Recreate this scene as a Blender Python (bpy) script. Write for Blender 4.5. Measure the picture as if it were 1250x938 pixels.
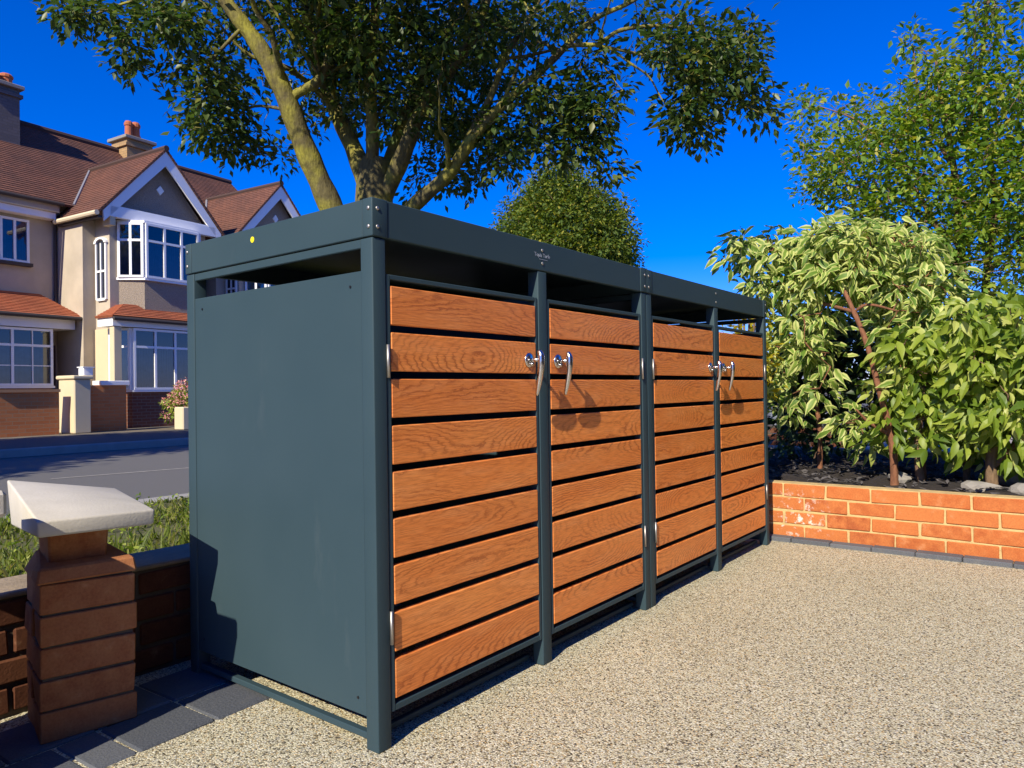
import bpy, bmesh, math, random
import numpy as np
from mathutils import Vector, Matrix

for o in list(bpy.data.objects): bpy.data.objects.remove(o)
S = bpy.context.scene
COL = S.collection
RND = random.Random(7)
NPR = np.random.default_rng(11)

# ------------------------------------------------------------------ camera
FPX = 882.35; PITCH = .0078; YAW = .9118; ROLL = -.0143
CAM = np.array([-1.1537, -1.3087, .8577])
_f = np.array([math.sin(YAW)*math.cos(PITCH), math.cos(YAW)*math.cos(PITCH), math.sin(PITCH)])
_r0 = np.cross(_f, [0, 0, 1]); _r0 /= np.linalg.norm(_r0); _u0 = np.cross(_r0, _f)
_r = math.cos(ROLL)*_r0 + math.sin(ROLL)*_u0; _u = -math.sin(ROLL)*_r0 + math.cos(ROLL)*_u0
cd = bpy.data.cameras.new('camera'); co = bpy.data.objects.new('camera', cd); COL.objects.link(co)
cd.sensor_width = 36; cd.lens = FPX/1250*36; cd.clip_start = .05; cd.clip_end = 1500
M = Matrix(((_r[0], _u[0], -_f[0], CAM[0]), (_r[1], _u[1], -_f[1], CAM[1]), (_r[2], _u[2], -_f[2], CAM[2]), (0, 0, 0, 1)))
co.matrix_world = M
S.camera = co
S.render.resolution_x = 1024; S.render.resolution_y = 768

# ------------------------------------------------------------------ sky, sun, exposure
SUN_TRAVEL = Vector((1, .215, -.74)).normalized()
to_sun = -SUN_TRAVEL
elev = math.asin(to_sun.z); azim = math.atan2(to_sun.x, to_sun.y)
W = bpy.data.worlds.new('World'); S.world = W; W.use_nodes = True
nt = W.node_tree; nt.nodes.clear()
sky = nt.nodes.new('ShaderNodeTexSky'); sky.sky_type = 'NISHITA'; sky.sun_disc = False
sky.sun_elevation = elev; sky.sun_rotation = azim; sky.air_density = 1.0; sky.dust_density = .0; sky.ozone_density = 5.0
hs = nt.nodes.new('ShaderNodeHueSaturation'); hs.inputs['Saturation'].default_value = 1.55; hs.inputs['Value'].default_value = 1.0
hs.inputs['Hue'].default_value = .5
tint = nt.nodes.new('ShaderNodeMix'); tint.data_type = 'RGBA'; tint.blend_type = 'MULTIPLY'; tint.clamp_result = False; tint.inputs[0].default_value = 1; tint.inputs[7].default_value = (.70, .74, 1.5, 1)
bg = nt.nodes.new('ShaderNodeBackground'); bg.inputs['Strength'].default_value = .09
wo = nt.nodes.new('ShaderNodeOutputWorld')
nt.links.new(sky.outputs[0], hs.inputs['Color']); nt.links.new(hs.outputs[0], tint.inputs[6]); nt.links.new(tint.outputs[2], bg.inputs[0]); nt.links.new(bg.outputs[0], wo.inputs[0])
sl = bpy.data.lights.new('sun', 'SUN'); sl.energy = 5.0; sl.angle = math.radians(.5); sl.color = (1, .91, .74)
so = bpy.data.objects.new('sun', sl); COL.objects.link(so)
so.rotation_euler = SUN_TRAVEL.to_track_quat('-Z', 'Y').to_euler(); so.location = (-6, -3, 8)
S.view_settings.view_transform = 'Standard'; S.view_settings.look = 'None'
S.view_settings.exposure = .5; S.view_settings.gamma = 1; S.view_settings.use_curve_mapping = False

# ------------------------------------------------------------------ pixel helpers (pixel = direction; distance from what the thing stands on)
def ray(x, y): return _f + _r*(x-625)/FPX - _u*(y-469)/FPX
def atd(x, y, d): return CAM + ray(x, y)*d                     # d metres in front of the camera
def atx(x, y, X): d = ray(x, y); return CAM + d*(X-CAM[0])/d[0]

# ------------------------------------------------------------------ object helpers
def link(o, parent=None):
    COL.objects.link(o)
    if parent is not None: o.parent = parent
    return o
def obj(name, me, mat=None, parent=None, loc=(0, 0, 0), rot=(0, 0, 0)):
    o = bpy.data.objects.new(name, me); link(o, parent)
    o.location = loc; o.rotation_euler = rot
    if mat is not None and not me.materials: me.materials.append(mat)
    return o
def empty(name, loc=(0, 0, 0), rz=0):
    o = bpy.data.objects.new(name, None); link(o); o.location = loc; o.rotation_euler = (0, 0, rz); o.empty_display_size = .1
    return o
def tag(o, label=None, cat=None, group=None, kind=None):
    if label: o['label'] = label
    if cat: o['category'] = cat
    if group: o['group'] = group
    if kind: o['kind'] = kind
    return o

class MB:
    def __init__(s): s.v = []; s.f = []; s.uv = []; s.sm = False
    def add(s, vs, fs, uvs=None):
        n = len(s.v); s.v += [tuple(p) for p in vs]; s.f += [tuple(i+n for i in q) for q in fs]
        if uvs: s.uv += uvs
    def box(s, x0, x1, y0, y1, z0, z1):
        s.add([(x0,y0,z0),(x1,y0,z0),(x1,y1,z0),(x0,y1,z0),(x0,y0,z1),(x1,y0,z1),(x1,y1,z1),(x0,y1,z1)],
              [(3,2,1,0),(4,5,6,7),(0,1,5,4),(1,2,6,5),(2,3,7,6),(3,0,4,7)])
        return s
    def hexa(s, a, b):        # a: 4 bottom points, b: 4 top points (both counter-clockwise from above)
        s.add(list(a)+list(b), [(3,2,1,0),(4,5,6,7),(0,1,5,4),(1,2,6,5),(2,3,7,6),(3,0,4,7)]); return s
    def prism(s, poly, z0, z1):   # plan polygon ccw
        n = len(poly)
        s.add([(x, y, z0) for x, y in poly]+[(x, y, z1) for x, y in poly],
              [tuple(range(n-1, -1, -1)), tuple(range(n, 2*n))]+[(i, (i+1) % n, n+(i+1) % n, n+i) for i in range(n)]); return s
    def slab(s, pts, th):         # planar polygon (3d points) extruded against its normal by th
        p = [Vector(q) for q in pts]; nrm = (p[1]-p[0]).cross(p[2]-p[0]).normalized(); n = len(p)
        q = [a-nrm*th for a in p]
        s.add(p+q, [tuple(range(n)), tuple(range(2*n-1, n-1, -1))]+[(i, n+i, n+(i+1) % n, (i+1) % n) for i in range(n)]); return s
    def tube(s, pts, rad, n=8, cap=True):
        pts = [Vector(p) for p in pts]; m = len(pts); base = len(s.v)
        t0 = (pts[1]-pts[0]).normalized(); ref = Vector((0, 0, 1)) if abs(t0.z) < .9 else Vector((1, 0, 0))
        a = t0.cross(ref).normalized()
        for i, p in enumerate(pts):
            t = (pts[min(i+1, m-1)]-pts[max(i-1, 0)]).normalized()
            a = (a-t*a.dot(t)).normalized(); b = t.cross(a)
            r = rad[i] if hasattr(rad, '__len__') else rad
            for k in range(n):
                q = 2*math.pi*k/n; s.v.append(tuple(p+(a*math.cos(q)+b*math.sin(q))*r))
        for i in range(m-1):
            for k in range(n):
                s.f.append((base+i*n+k, base+i*n+(k+1) % n, base+(i+1)*n+(k+1) % n, base+(i+1)*n+k))
        if cap:
            s.f.append(tuple(base+k for k in range(n-1, -1, -1))); s.f.append(tuple(base+(m-1)*n+k for k in range(n)))
        return s
    def mesh(s, name, bevel=0, seg=1, smooth=False):
        me = bpy.data.meshes.new(name); me.from_pydata(s.v, [], s.f)
        if bevel:
            bm = bmesh.new(); bm.from_mesh(me)
            bmesh.ops.bevel(bm, geom=list(bm.edges), offset=bevel, segments=seg, profile=.6, affect='EDGES', clamp_overlap=True)
            bm.to_mesh(me); bm.free()
        if smooth or bevel and seg > 1:
            me.polygons.foreach_set('use_smooth', [True]*len(me.polygons))
        me.update(); return me
    def build(s, name, mat, parent=None, bevel=0, seg=1, smooth=False, loc=(0,0,0), rot=(0,0,0)):
        return obj(name, s.mesh(name, bevel, seg, smooth), mat, parent, loc, rot)
def bx(x0, x1, y0, y1, z0, z1): return MB().box(x0, x1, y0, y1, z0, z1)

def smooth_path(pts, rad, k=4):
    P = [np.array(p, float) for p in pts]; out = []; ro = []
    for i in range(len(P)-1):
        p0 = P[max(i-1, 0)]; p1 = P[i]; p2 = P[i+1]; p3 = P[min(i+2, len(P)-1)]
        for j in range(k):
            t = j/k
            out.append(.5*((2*p1)+(p2-p0)*t+(2*p0-5*p1+4*p2-p3)*t*t+(3*p1-p0-3*p2+p3)*t**3)); ro.append(rad[i]*(1-t)+rad[i+1]*t)
    out.append(P[-1]); ro.append(rad[-1]); return out, ro

# ------------------------------------------------------------------ material helpers
class NT:
    def __init__(s, name):
        s.m = bpy.data.materials.new(name); s.m.use_nodes = True; s.t = s.m.node_tree
        s.p = s.t.nodes['Principled BSDF']; s.out = s.t.nodes['Material Output']
    def n(s, typ, **kw):
        nd = s.t.nodes.new('ShaderNode'+typ)
        for k, v in kw.items():
            if k in nd.inputs.keys(): nd.inputs[k].default_value = v
            else: setattr(nd, k, v)
        return nd
    def l(s, a, b): s.t.links.new(a, b)
    def set(s, **kw):
        for k, v in kw.items(): s.p.inputs[k.replace('_', ' ')].default_value = v
    def math(s, op, a, b=None, c=None):
        nd = s.t.nodes.new('ShaderNodeMath'); nd.operation = op
        for i, q in enumerate((a, b, c)):
            if q is None: continue
            if isinstance(q, (int, float)): nd.inputs[i].default_value = q
            else: s.l(q, nd.inputs[i])
        return nd.outputs[0]
    def ramp(s, fac, stops, interp='LINEAR'):
        r = s.t.nodes.new('ShaderNodeValToRGB'); r.color_ramp.interpolation = interp
        e = r.color_ramp.elements
        while len(e) < len(stops): e.new(.5)
        for i, (p, c) in enumerate(stops): e[i].position = p; e[i].color = (*c, 1) if len(c) == 3 else c
        s.l(fac, r.inputs[0]); return r.outputs[0]
    def mix(s, fac, a, b, blend='MIX'):
        nd = s.t.nodes.new('ShaderNodeMix'); nd.data_type = 'RGBA'; nd.blend_type = blend
        for sock, q in ((nd.inputs[0], fac), (nd.inputs[6], a), (nd.inputs[7], b)):
            if isinstance(q, (int, float)): sock.default_value = q
            elif isinstance(q, tuple): sock.default_value = (*q, 1)
            else: s.l(q, sock)
        return nd.outputs[2]
    def coord(s, kind='Object', scale=(1, 1, 1), off=None):
        tc = s.n('TexCoord'); mp = s.n('Mapping'); mp.inputs['Scale'].default_value = scale
        s.l(tc.outputs[kind], mp.inputs['Vector'])
        if off is not None: s.l(off, mp.inputs['Location'])
        return mp.outputs[0]
    def wpos(s, scale=(1, 1, 1)):
        g = s.n('NewGeometry'); mp = s.n('Mapping'); mp.inputs['Scale'].default_value = scale
        s.l(g.outputs['Position'], mp.inputs['Vector']); return mp.outputs[0]
    def noise(s, vec, scale, detail=4, rough=.55):
        nd = s.n('TexNoise'); nd.inputs['Scale'].default_value = scale; nd.inputs['Detail'].default_value = detail; nd.inputs['Roughness'].default_value = rough
        s.l(vec, nd.inputs['Vector']); return nd
    def bump(s, h, strength, dist=.01):
        b = s.n('Bump'); b.inputs['Strength'].default_value = strength; b.inputs['Distance'].default_value = dist
        s.l(h, b.inputs['Height']); s.l(b.outputs[0], s.p.inputs['Normal']); return b

def m_plain(name, col, rough=.6, var=.15, scale=8, bump=0., bscale=60, metal=0, spec=.5, coord='W', bdist=.005):
    t = NT(name); v = t.wpos() if coord == 'W' else t.coord()
    n1 = t.noise(v, scale)
    c = t.mix(n1.outputs[0], tuple(x*(1-var) for x in col), tuple(min(1, x*(1+var)) for x in col))
    t.l(c, t.p.inputs['Base Color']); t.set(Roughness=rough, Metallic=metal); t.p.inputs['Specular IOR Level'].default_value = spec
    if bump:
        n2 = t.noise(v, bscale, 5); t.bump(n2.outputs[0], bump, bdist)
    return t.m

def m_brick_piece(name, a, b, c, stain=False):       # one brick object: colour by Object Info random
    t = NT(name); oi = t.n('ObjectInfo'); v = t.wpos()
    base = t.ramp(oi.outputs['Random'], [(0, a), (.5, b), (1, c)])
    n1 = t.noise(v, 22, 5); n2 = t.noise(v, 160, 4)
    col = t.mix(t.ramp(n1.outputs[0], [(.35, (0, 0, 0)), (.7, (1, 1, 1))]), base, tuple(x*1.0 for x in c))
    col = t.mix(.45, col, t.mix(n2.outputs[0], tuple(x*.45 for x in a), tuple(min(1, x*1.35) for x in c)))
    # pale lime smears
    n3 = t.noise(v, 11, 6, .65)
    sm = t.ramp(n3.outputs[0], [(.60, (0, 0, 0)), (.74, (1, 1, 1))])
    col = t.mix(t.math('MULTIPLY', sm, .22), col, (.60, .42, .26))
    if stain:
        g = t.n('NewGeometry'); d = t.n('VectorMath', operation='DISTANCE'); t.l(g.outputs['Position'], d.inputs[0]); d.inputs[1].default_value = (2.985, -.10, .12)
        near = t.ramp(d.outputs['Value'], [(.04, (.9,)*3), (.20, (0, 0, 0))])
        n4 = t.noise(v, 26, 6, .7)
        st = t.math('MULTIPLY', near, t.ramp(n4.outputs[0], [(.54, (0, 0, 0)), (.62, (.8,)*3)]))
        col = t.mix(st, col, (.85, .80, .74))
    t.l(col, t.p.inputs['Base Color']); t.set(Roughness=.85); t.p.inputs['Specular IOR Level'].default_value = .25
    t.bump(t.mix(.5, n1.outputs[0], n2.outputs[0]), .5, .004)
    return t.m

def m_brickwall(name, c1, c2, mortar, bw=.225, bh=.075):
    t = NT(name); v = t.coord('UV')
    b = t.n('TexBrick'); t.l(v, b.inputs['Vector']); b.inputs['Scale'].default_value = 1
    b.inputs['Color1'].default_value = (*c1, 1); b.inputs['Color2'].default_value = (*c2, 1); b.inputs['Mortar'].default_value = (*mortar, 1)
    b.inputs['Brick Width'].default_value = bw; b.inputs['Row Height'].default_value = bh; b.inputs['Mortar Size'].default_value = .006; b.inputs['Bias'].default_value = 0
    n1 = t.noise(v, 9)
    t.l(t.mix(.25, b.outputs['Color'], t.mix(n1.outputs[0], c1, c2), 'MIX'), t.p.inputs['Base Color'])
    t.set(Roughness=.9); t.bump(t.math('SUBTRACT', 1.0, b.outputs['Fac']), .5, .01)
    return t.m

def m_leaf(name, stops, trans=.35, rough=.5, margin=None, tcol=1.5, spec=.35):
    t = NT(name); at = t.n('Attribute', attribute_name='rnd'); oi = t.n('ObjectInfo')
    f = t.math('FRACT', t.math('ADD', at.outputs['Fac'], oi.outputs['Random']))
    col = t.ramp(f, stops)
    if margin:
        uv = t.coord('UV'); sp = t.n('SeparateXYZ'); t.l(uv, sp.inputs[0])
        nz = t.noise(uv, 2.4, 3)
        e = t.math('ADD', t.math('ABSOLUTE', sp.outputs['X']), t.math('MULTIPLY', t.math('SUBTRACT', nz.outputs[0], .5), .9))
        k = t.ramp(t.math('ADD', e, t.math('MULTIPLY', t.math('SUBTRACT', f, .5), .5)), [(.38, (0, 0, 0)), (.72, (1, 1, 1))])
        col = t.mix(k, col, margin)
    t.l(col, t.p.inputs['Base Color']); t.set(Roughness=rough); t.p.inputs['Specular IOR Level'].default_value = spec
    tr = t.n('BsdfTranslucent'); hv = t.n('HueSaturation'); hv.inputs['Value'].default_value = tcol; hv.inputs['Saturation'].default_value = 1.1
    t.l(col, hv.inputs['Color']); t.l(hv.outputs[0], tr.inputs['Color'])
    mx = t.n('MixShader'); mx.inputs[0].default_value = trans; t.l(t.p.outputs[0], mx.inputs[1]); t.l(tr.outputs[0], mx.inputs[2]); t.l(mx.outputs[0], t.out.inputs[0])
    return t.m

MAT = {}
def m_metal_paint():
    t = NT('anthracite_paint'); v = t.coord()
    n1 = t.noise(v, 2.2, 3); n2 = t.noise(v, 900, 2); n3 = t.noise(t.coord(scale=(1, 1, .25)), 7, 6, .7)
    c = t.mix(n1.outputs[0], (.028, .052, .064), (.040, .068, .080))
    dust = t.ramp(n3.outputs[0], [(.62, (0, 0, 0)), (.85, (1, 1, 1))])
    c = t.mix(t.math('MULTIPLY', dust, .16), c, (.17, .18, .18))
    t.l(c, t.p.inputs['Base Color']); t.l(t.ramp(n1.outputs[0], [(.3, (.44,)*3), (.7, (.56,)*3)]), t.p.inputs['Roughness'])
    t.p.inputs['Specular IOR Level'].default_value = .14
    t.bump(t.mix(.03, n1.outputs[0], n2.outputs[0]), .25, .012)
    return t.m
MAT['paint'] = m_metal_paint()
MAT['chrome'] = m_plain('polished_steel', (.62, .60, .58), .2, .05, 5, metal=1)
MAT['steel'] = m_plain('zinc_steel', (.45, .43, .40), .5, .1, 30, metal=1)
MAT['black'] = m_plain('black_plastic', (.006, .006, .007), .5)
MAT['yellow'] = m_plain('yellow_sticker', (.85, .70, .02), .4, .05)
MAT['print'] = m_plain('grey_print', (.32, .36, .44), .5, .05)

def m_wood():
    t = NT('oak_print'); oi = t.n('ObjectInfo'); tc = t.n('TexCoord'); sp = t.n('SeparateXYZ'); t.l(tc.outputs['Object'], sp.inputs[0])
    r = oi.outputs['Random']
    x = t.math('ADD', sp.outputs['X'], t.math('MULTIPLY', r, 37.0)); z = sp.outputs['Z']
    def vec(a, b, c=None):
        cb = t.n('CombineXYZ'); t.l(a, cb.inputs[0]); t.l(b, cb.inputs[2])
        if c is not None: t.l(c, cb.inputs[1])
        return cb.outputs[0]
    # heart-line of the flat-sawn board wanders along its length, so rings open into arches
    h1 = t.noise(vec(t.math('MULTIPLY', x, 1.05), t.math('MULTIPLY', r, 9.0)), 1, 1); zc = t.math('MULTIPLY', t.math('SUBTRACT', t.noise(vec(t.math('MULTIPLY', x, 1.1), t.math('MULTIPLY', r, 5.0)), 1, 1).outputs[0], .5), .07)
    zc = t.math('ADD', zc, t.math('MULTIPLY', t.math('SUBTRACT', t.math('FRACT', t.math('MULTIPLY', r, 7.3)), .62), .085))
    hh = t.math('MULTIPLY', t.math('SUBTRACT', h1.outputs[0], .24), t.math('ADD', .20, t.math('MULTIPLY', t.math('FRACT', t.math('MULTIPLY', r, 13.0)), .26)))
    zz = t.math('SUBTRACT', z, zc)
    wob = t.noise(vec(t.math('MULTIPLY', x, 16.0), t.math('MULTIPLY', z, 50.0), r), 1, 5, .62)
    d = t.math('SQRT', t.math('ADD', t.math('MULTIPLY', zz, zz), t.math('MULTIPLY', hh, hh)))
    ring = t.math('ADD', t.math('MULTIPLY', d, 185.0), t.math('MULTIPLY', wob.outputs[0], 2.4))
    w = t.math('FRACT', ring)
    g = t.ramp(w, [(0, (1, 1, 1)), (.20, (.25,)*3), (.5, (0, 0, 0)), (.82, (.20,)*3), (1, (1, 1, 1))])
    fib = t.noise(vec(t.math('MULTIPLY', x, 18.0), t.math('MULTIPLY', z, 420.0)), 1, 4)
    tone = t.noise(vec(t.math('MULTIPLY', x, 2.0), t.math('MULTIPLY', z, 14.0), r), 1, 2)
    c = t.mix(tone.outputs[0], (.86, .24, .044), (.95, .37, .088))
    c = t.mix(t.math('MULTIPLY', r, .40), c, (.62, .17, .036))
    pal = t.noise(vec(t.math('MULTIPLY', x, 5.0), t.math('MULTIPLY', z, 30.0), r), 1, 4)
    c = t.mix(t.math('MULTIPLY', t.ramp(pal.outputs[0], [(.48, (0, 0, 0)), (.72, (1, 1, 1))]), .35), c, (.90, .40, .14))
    msk = t.noise(vec(t.math('MULTIPLY', x, 2.2), t.math('MULTIPLY', z, 16.0), r), 1, 2)
    gm = t.math('MULTIPLY', g, t.ramp(msk.outputs[0], [(.36, (.15,)*3), (.60, (1, 1, 1))]))
    c = t.mix(t.math('MULTIPLY', gm, .75), c, (.27, .050, .010))
    fr = t.ramp(fib.outputs[0], [(.42, (0, 0, 0)), (.64, (1, 1, 1))])
    c = t.mix(t.math('MULTIPLY', fr, .46), c, (.34, .074, .012))
    t.l(c, t.p.inputs['Base Color']); t.set(Roughness=.42); t.p.inputs['Specular IOR Level'].default_value = .35
    t.bump(t.mix(.5, g, fr), .12, .002)
    return t.m
MAT['wood'] = m_wood()

def m_gravel():
    t = NT('resin_gravel'); v = t.wpos()
    vo = t.n('TexVoronoi'); vo.inputs['Scale'].default_value = 235; t.l(v, vo.inputs['Vector'])
    sp = t.n('SeparateXYZ'); t.l(vo.outputs['Color'], sp.inputs[0])
    c = t.ramp(sp.outputs['X'], [(0, (.05, .045, .04)), (.09, (.15, .14, .12)), (.17, (.48, .44, .33)), (.42, (.62, .58, .42)), (.62, (.70, .66, .50)), (.74, (.44, .44, .42)), (.84, (.66, .48, .24)), (.91, (.84, .82, .70)), (1, (.76, .73, .61))], 'LINEAR')
    c = t.mix(1.0, c, (1.07, 1.07, 1.0), 'MULTIPLY')
    edge = t.ramp(vo.outputs['Distance'], [(.46, (1, 1, 1)), (.80, (.42, .37, .29))])
    c = t.mix(1.0, c, edge, 'MULTIPLY')
    n1 = t.noise(v, 1.6, 4); n2 = t.noise(v, 38, 3)
    c = t.mix(1.0, c, t.ramp(n1.outputs[0], [(.3, (.91, .905, .89)), (.7, (1.0, 1.0, 1.0))]), 'MULTIPLY')
    c = t.mix(1.0, c, t.ramp(n2.outputs[0], [(.3, (.88, .87, .85)), (.65, (1.0, 1.0, 1.0))]), 'MULTIPLY')
    t.l(c, t.p.inputs['Base Color']); t.set(Roughness=.55); t.p.inputs['Specular IOR Level'].default_value = .35
    h = t.math('SUBTRACT', 1.0, vo.outputs['Distance'])
    t.bump(h, .55, .004)
    return t.m
MAT['gravel'] = m_gravel()
def m_asphalt():
    t = NT('asphalt'); v = t.wpos(); n1 = t.noise(v, 90, 4); n2 = t.noise(v, .9, 4)
    c = t.mix(n1.outputs[0], (.065, .063, .058), (.17, .165, .152)); c = t.mix(t.ramp(n2.outputs[0], [(.35, (0, 0, 0)), (.7, (.5,)*3)]), c, (.12, .115, .105))
    t.l(c, t.p.inputs['Base Color']); t.set(Roughness=.85); t.bump(n1.outputs[0], .5, .01); return t.m
MAT['asphalt'] = m_asphalt()
MAT['paving'] = m_plain('paving_slab', (.33, .29, .24), .85, .2, 4, .3, 60)
MAT['kerb'] = m_plain('kerb_concrete', (.30, .29, .27), .85, .2, 6, .3, 60)
MAT['soil'] = m_plain('dark_mulch', (.030, .022, .018), .95, .6, 25, 1., 45, bdist=.04)
MAT['chip'] = m_plain('slate_chip', (.10, .09, .09), .8, .5, 20, .5, 80)
MAT['stone'] = m_plain('grey_stone', (.26, .24, .21), .9, .3, 14, .6, 60)
MAT['turf'] = m_plain('turf_soil', (.085, .085, .030), .95, .4, 5, .8, 40)
MAT['conc'] = m_plain('cast_concrete', (.54, .50, .42), .85, .22, 7, .3, 140, bdist=.003)
MAT['coping'] = m_plain('tan_coping', (.27, .21, .14), .9, .4, 12, .8, 70)
def m_block():
    t = NT('charcoal_block'); oi = t.n('ObjectInfo'); v = t.wpos(); n = t.noise(v, 160, 5); n2 = t.noise(v, 9, 4)
    c = t.ramp(oi.outputs['Random'], [(0, (.055, .062, .075)), (1, (.105, .112, .125))])
    c = t.mix(t.math('MULTIPLY', t.ramp(n.outputs[0], [(.4, (0, 0, 0)), (.75, (1, 1, 1))]), .5), c, (.14, .145, .15))
    c = t.mix(t.math('MULTIPLY', t.ramp(n2.outputs[0], [(.55, (0, 0, 0)), (.8, (1, 1, 1))]), .35), c, (.20, .18, .14))
    t.l(c, t.p.inputs['Base Color']); t.set(Roughness=.8); t.bump(n.outputs[0], .6, .004); return t.m
MAT['block'] = m_block()
MAT['mortarY'] = m_plain('yellow_mortar', (.52, .37, .16), .95, .45, 24, .9, 60)
MAT['mortarD'] = m_plain('dark_mortar', (.085, .065, .048), .95, .3, 30, .5, 120)
MAT['brickO'] = m_brick_piece('orange_brick', (.24, .045, .016), (.42, .100, .024), (.52, .175, .050), True)
MAT['brickP'] = m_brick_piece('pillar_brick', (.16, .040, .017), (.27, .080, .030), (.38, .16, .065))
MAT['brickR'] = m_brick_piece('red_brick', (.060, .018, .010), (.10, .030, .014), (.14, .052, .024))

# ================================================================== SETTING
def sheet(name, x0, x1, y0, y1, z, mat, kind='structure', n=1):
    m = MB(); m.add([(x0, y0, z), (x1, y0, z), (x1, y1, z), (x0, y1, z)], [(0, 1, 2, 3)])
    return tag(m.build(name, mat), kind=kind)
sheet('ground', -300, 300, -300, 300, -.03, m_plain('far_ground', (.12, .11, .08), .95, .3, .5))
dw = MB(); dw.add([(-6, -8, 0), (3.04, -8, 0), (3.04, .98, 0), (-6, .98, 0)], [(0, 1, 2, 3)]); tag(dw.build('driveway', MAT['gravel']), kind='structure')
sheet('verge', -14, 40, 1.16, 3.82, .10, MAT['turf'])
sheet('road', -60, 90, 4.0, 10.8, -.02, MAT['asphalt'])
tag(bx(-60, 90, 3.82, 4.0, -.03, .11).build('kerb', MAT['kerb'], bevel=.012), kind='structure')
tag(bx(-60, 90, 10.8, 10.93, -.03, .10).build('kerb', MAT['kerb'], bevel=.012), kind='structure')
sheet('pavement', -60, 90, 10.93, 14.2, .085, m_plain('tarmac_pavement', (.07, .068, .066), .9, .2, 5, .3, 60))
sheet('front_garden', -60, 90, 14.2, 40, .08, m_plain('garden_ground', (.16, .13, .09), .95, .3, 2, .4, 30))
mk = MB(); mk.add([(1.9, 7.22, -.016), (9.5, 5.9, -.016), (9.5, 5.95, -.016), (1.9, 7.27, -.016)], [(0, 1, 2, 3)])
tag(mk.build('road_line', m_plain('worn_road_paint', (.36, .34, .30), .9, .6, 18)), kind='structure')

# ================================================================== BRICKS
def brick_meshes(n, L, H, D, bev, amp, seed):   # a few slightly different bricks, shared
    out = []; r = random.Random(seed)
    for i in range(n):
        bm = bmesh.new(); bmesh.ops.create_cube(bm, size=1)
        for v in bm.verts: v.co = (v.co.x*L+r.uniform(-amp, amp), v.co.y*D+r.uniform(-amp, amp), v.co.z*H+r.uniform(-amp, amp))
        bmesh.ops.bevel(bm, geom=list(bm.edges), offset=bev*r.uniform(.7, 1.4), segments=1, affect='EDGES')
        me = bpy.data.meshes.new('brick'); bm.to_mesh(me); bm.free(); out.append(me)
    return out
def put_bricks(parent, meshes, mat, items, rnd=RND):
    for (x, y, z, rz) in items:
        me = rnd.choice(meshes)
        o = obj('brick', me, mat, parent, (x, y, z), (rnd.uniform(-.008, .008), rnd.uniform(-.008, .008), rz+rnd.choice((0, math.pi))+rnd.uniform(-.006, .006)))

# low orange wall at the end of the store, facing -X
WX = 2.985
wall = empty('garden_wall', (WX, -1.0, 0)); tag(wall, 'low orange brick wall with yellow mortar retaining the shrub bed', 'wall')
bx(.006, .1, -1.6, 1.10, .0, .312).build('mortar', MAT['mortarY'], wall)
full = brick_meshes(7, .2135, .067, .1, .0035, .0032, 1); half = brick_meshes(4, .101, .067, .1, .0035, .003, 2)
F, Hf = [], []
for c in range(4):
    z = .043+c*.0775; y = 1.09-(.1125 if c % 2 else 0)
    if c % 2: Hf.append((.05, 1.09-.0505, z, math.pi/2))
    k = 0
    while y > -1.5:
        if c == 0 and -.05 > y > -.6:      # the bottom course has a run of half bricks
            Hf.append((.05, y-.0505, z, math.pi/2)); y -= .1125
        else:
            F.append((.05, y-.1067, z, math.pi/2)); y -= .2247
put_bricks(wall, full, MAT['brickO'], F); put_bricks(wall, half, MAT['brickO'], Hf)
edg = tag(empty('edging', (2.94, 0, 0)), kind='structure')
em = [bx(-.042, .036, -.0985, .0985, -.04, .022).mesh('edging_block', .004) for _ in range(1)]
for i in range(15):
    o = obj('edging_block', em[0], MAT['block'], edg, (RND.uniform(-.003, .003), .0-.2*i+.02, RND.uniform(-.003, .003)), (0, RND.uniform(-.02, .02), RND.uniform(-.01, .01)))

# back boundary wall (behind the store)
bw = empty('boundary_wall', (-.8, .95, 0)); tag(bw, 'low red brick boundary wall running from gate pillar behind the bin stores', 'wall')
bx(.02, 4.6, .008, .205, 0, .318).build('mortar', MAT['mortarD'], bw)
rb = brick_meshes(5, .2135, .065, .1, .004, .002, 3)
items = []
for c in range(4):
    x = .02 if c % 2 else -.09
    while x < 4.4:
        items.append((x+.107, .05, .045+c*.0775, 0)); x += .2247
put_bricks(bw, rb, MAT['brickR'], items)
capm = bx(-.297, .297, -.002, .213, 0, .014).mesh('coping_slab', .004)
for k in range(7): obj('coping_slab', capm, MAT['coping'], bw, (.26+.6*k, 0, .319+RND.uniform(-.002, .002)), (RND.uniform(-.008, .008), 0, RND.uniform(-.004, .004)))
# unseen pier added beside the boundary wall to shade the pillar front
rp = empty('shade_pier', (-.85, .52, 0)); tag(rp, 'square red brick pier added out of view to shade the pillar', 'pier')
bx(.01, .205, .01, .32, 0, .60).build('mortar', MAT['mortarD'], rp)
items = []
for c in range(8):
    z = .045+c*.0752
    if c % 2: items += [(.107, .05, z, 0), (.107, .165, z, 0), (.107, .28, z, 0)]
    else: items += [(.05, .108, z, math.pi/2), (.165, .108, z, math.pi/2), (.107, .28, z, 0)]
put_bricks(rp, rb, MAT['brickR'], items)
tag(bx(-.90, -.60, .47, .88, .604, .66).build('coping_stone', MAT['conc'], bevel=.008), 'square concrete coping stone capping the added shade pier', 'coping stone')

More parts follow.
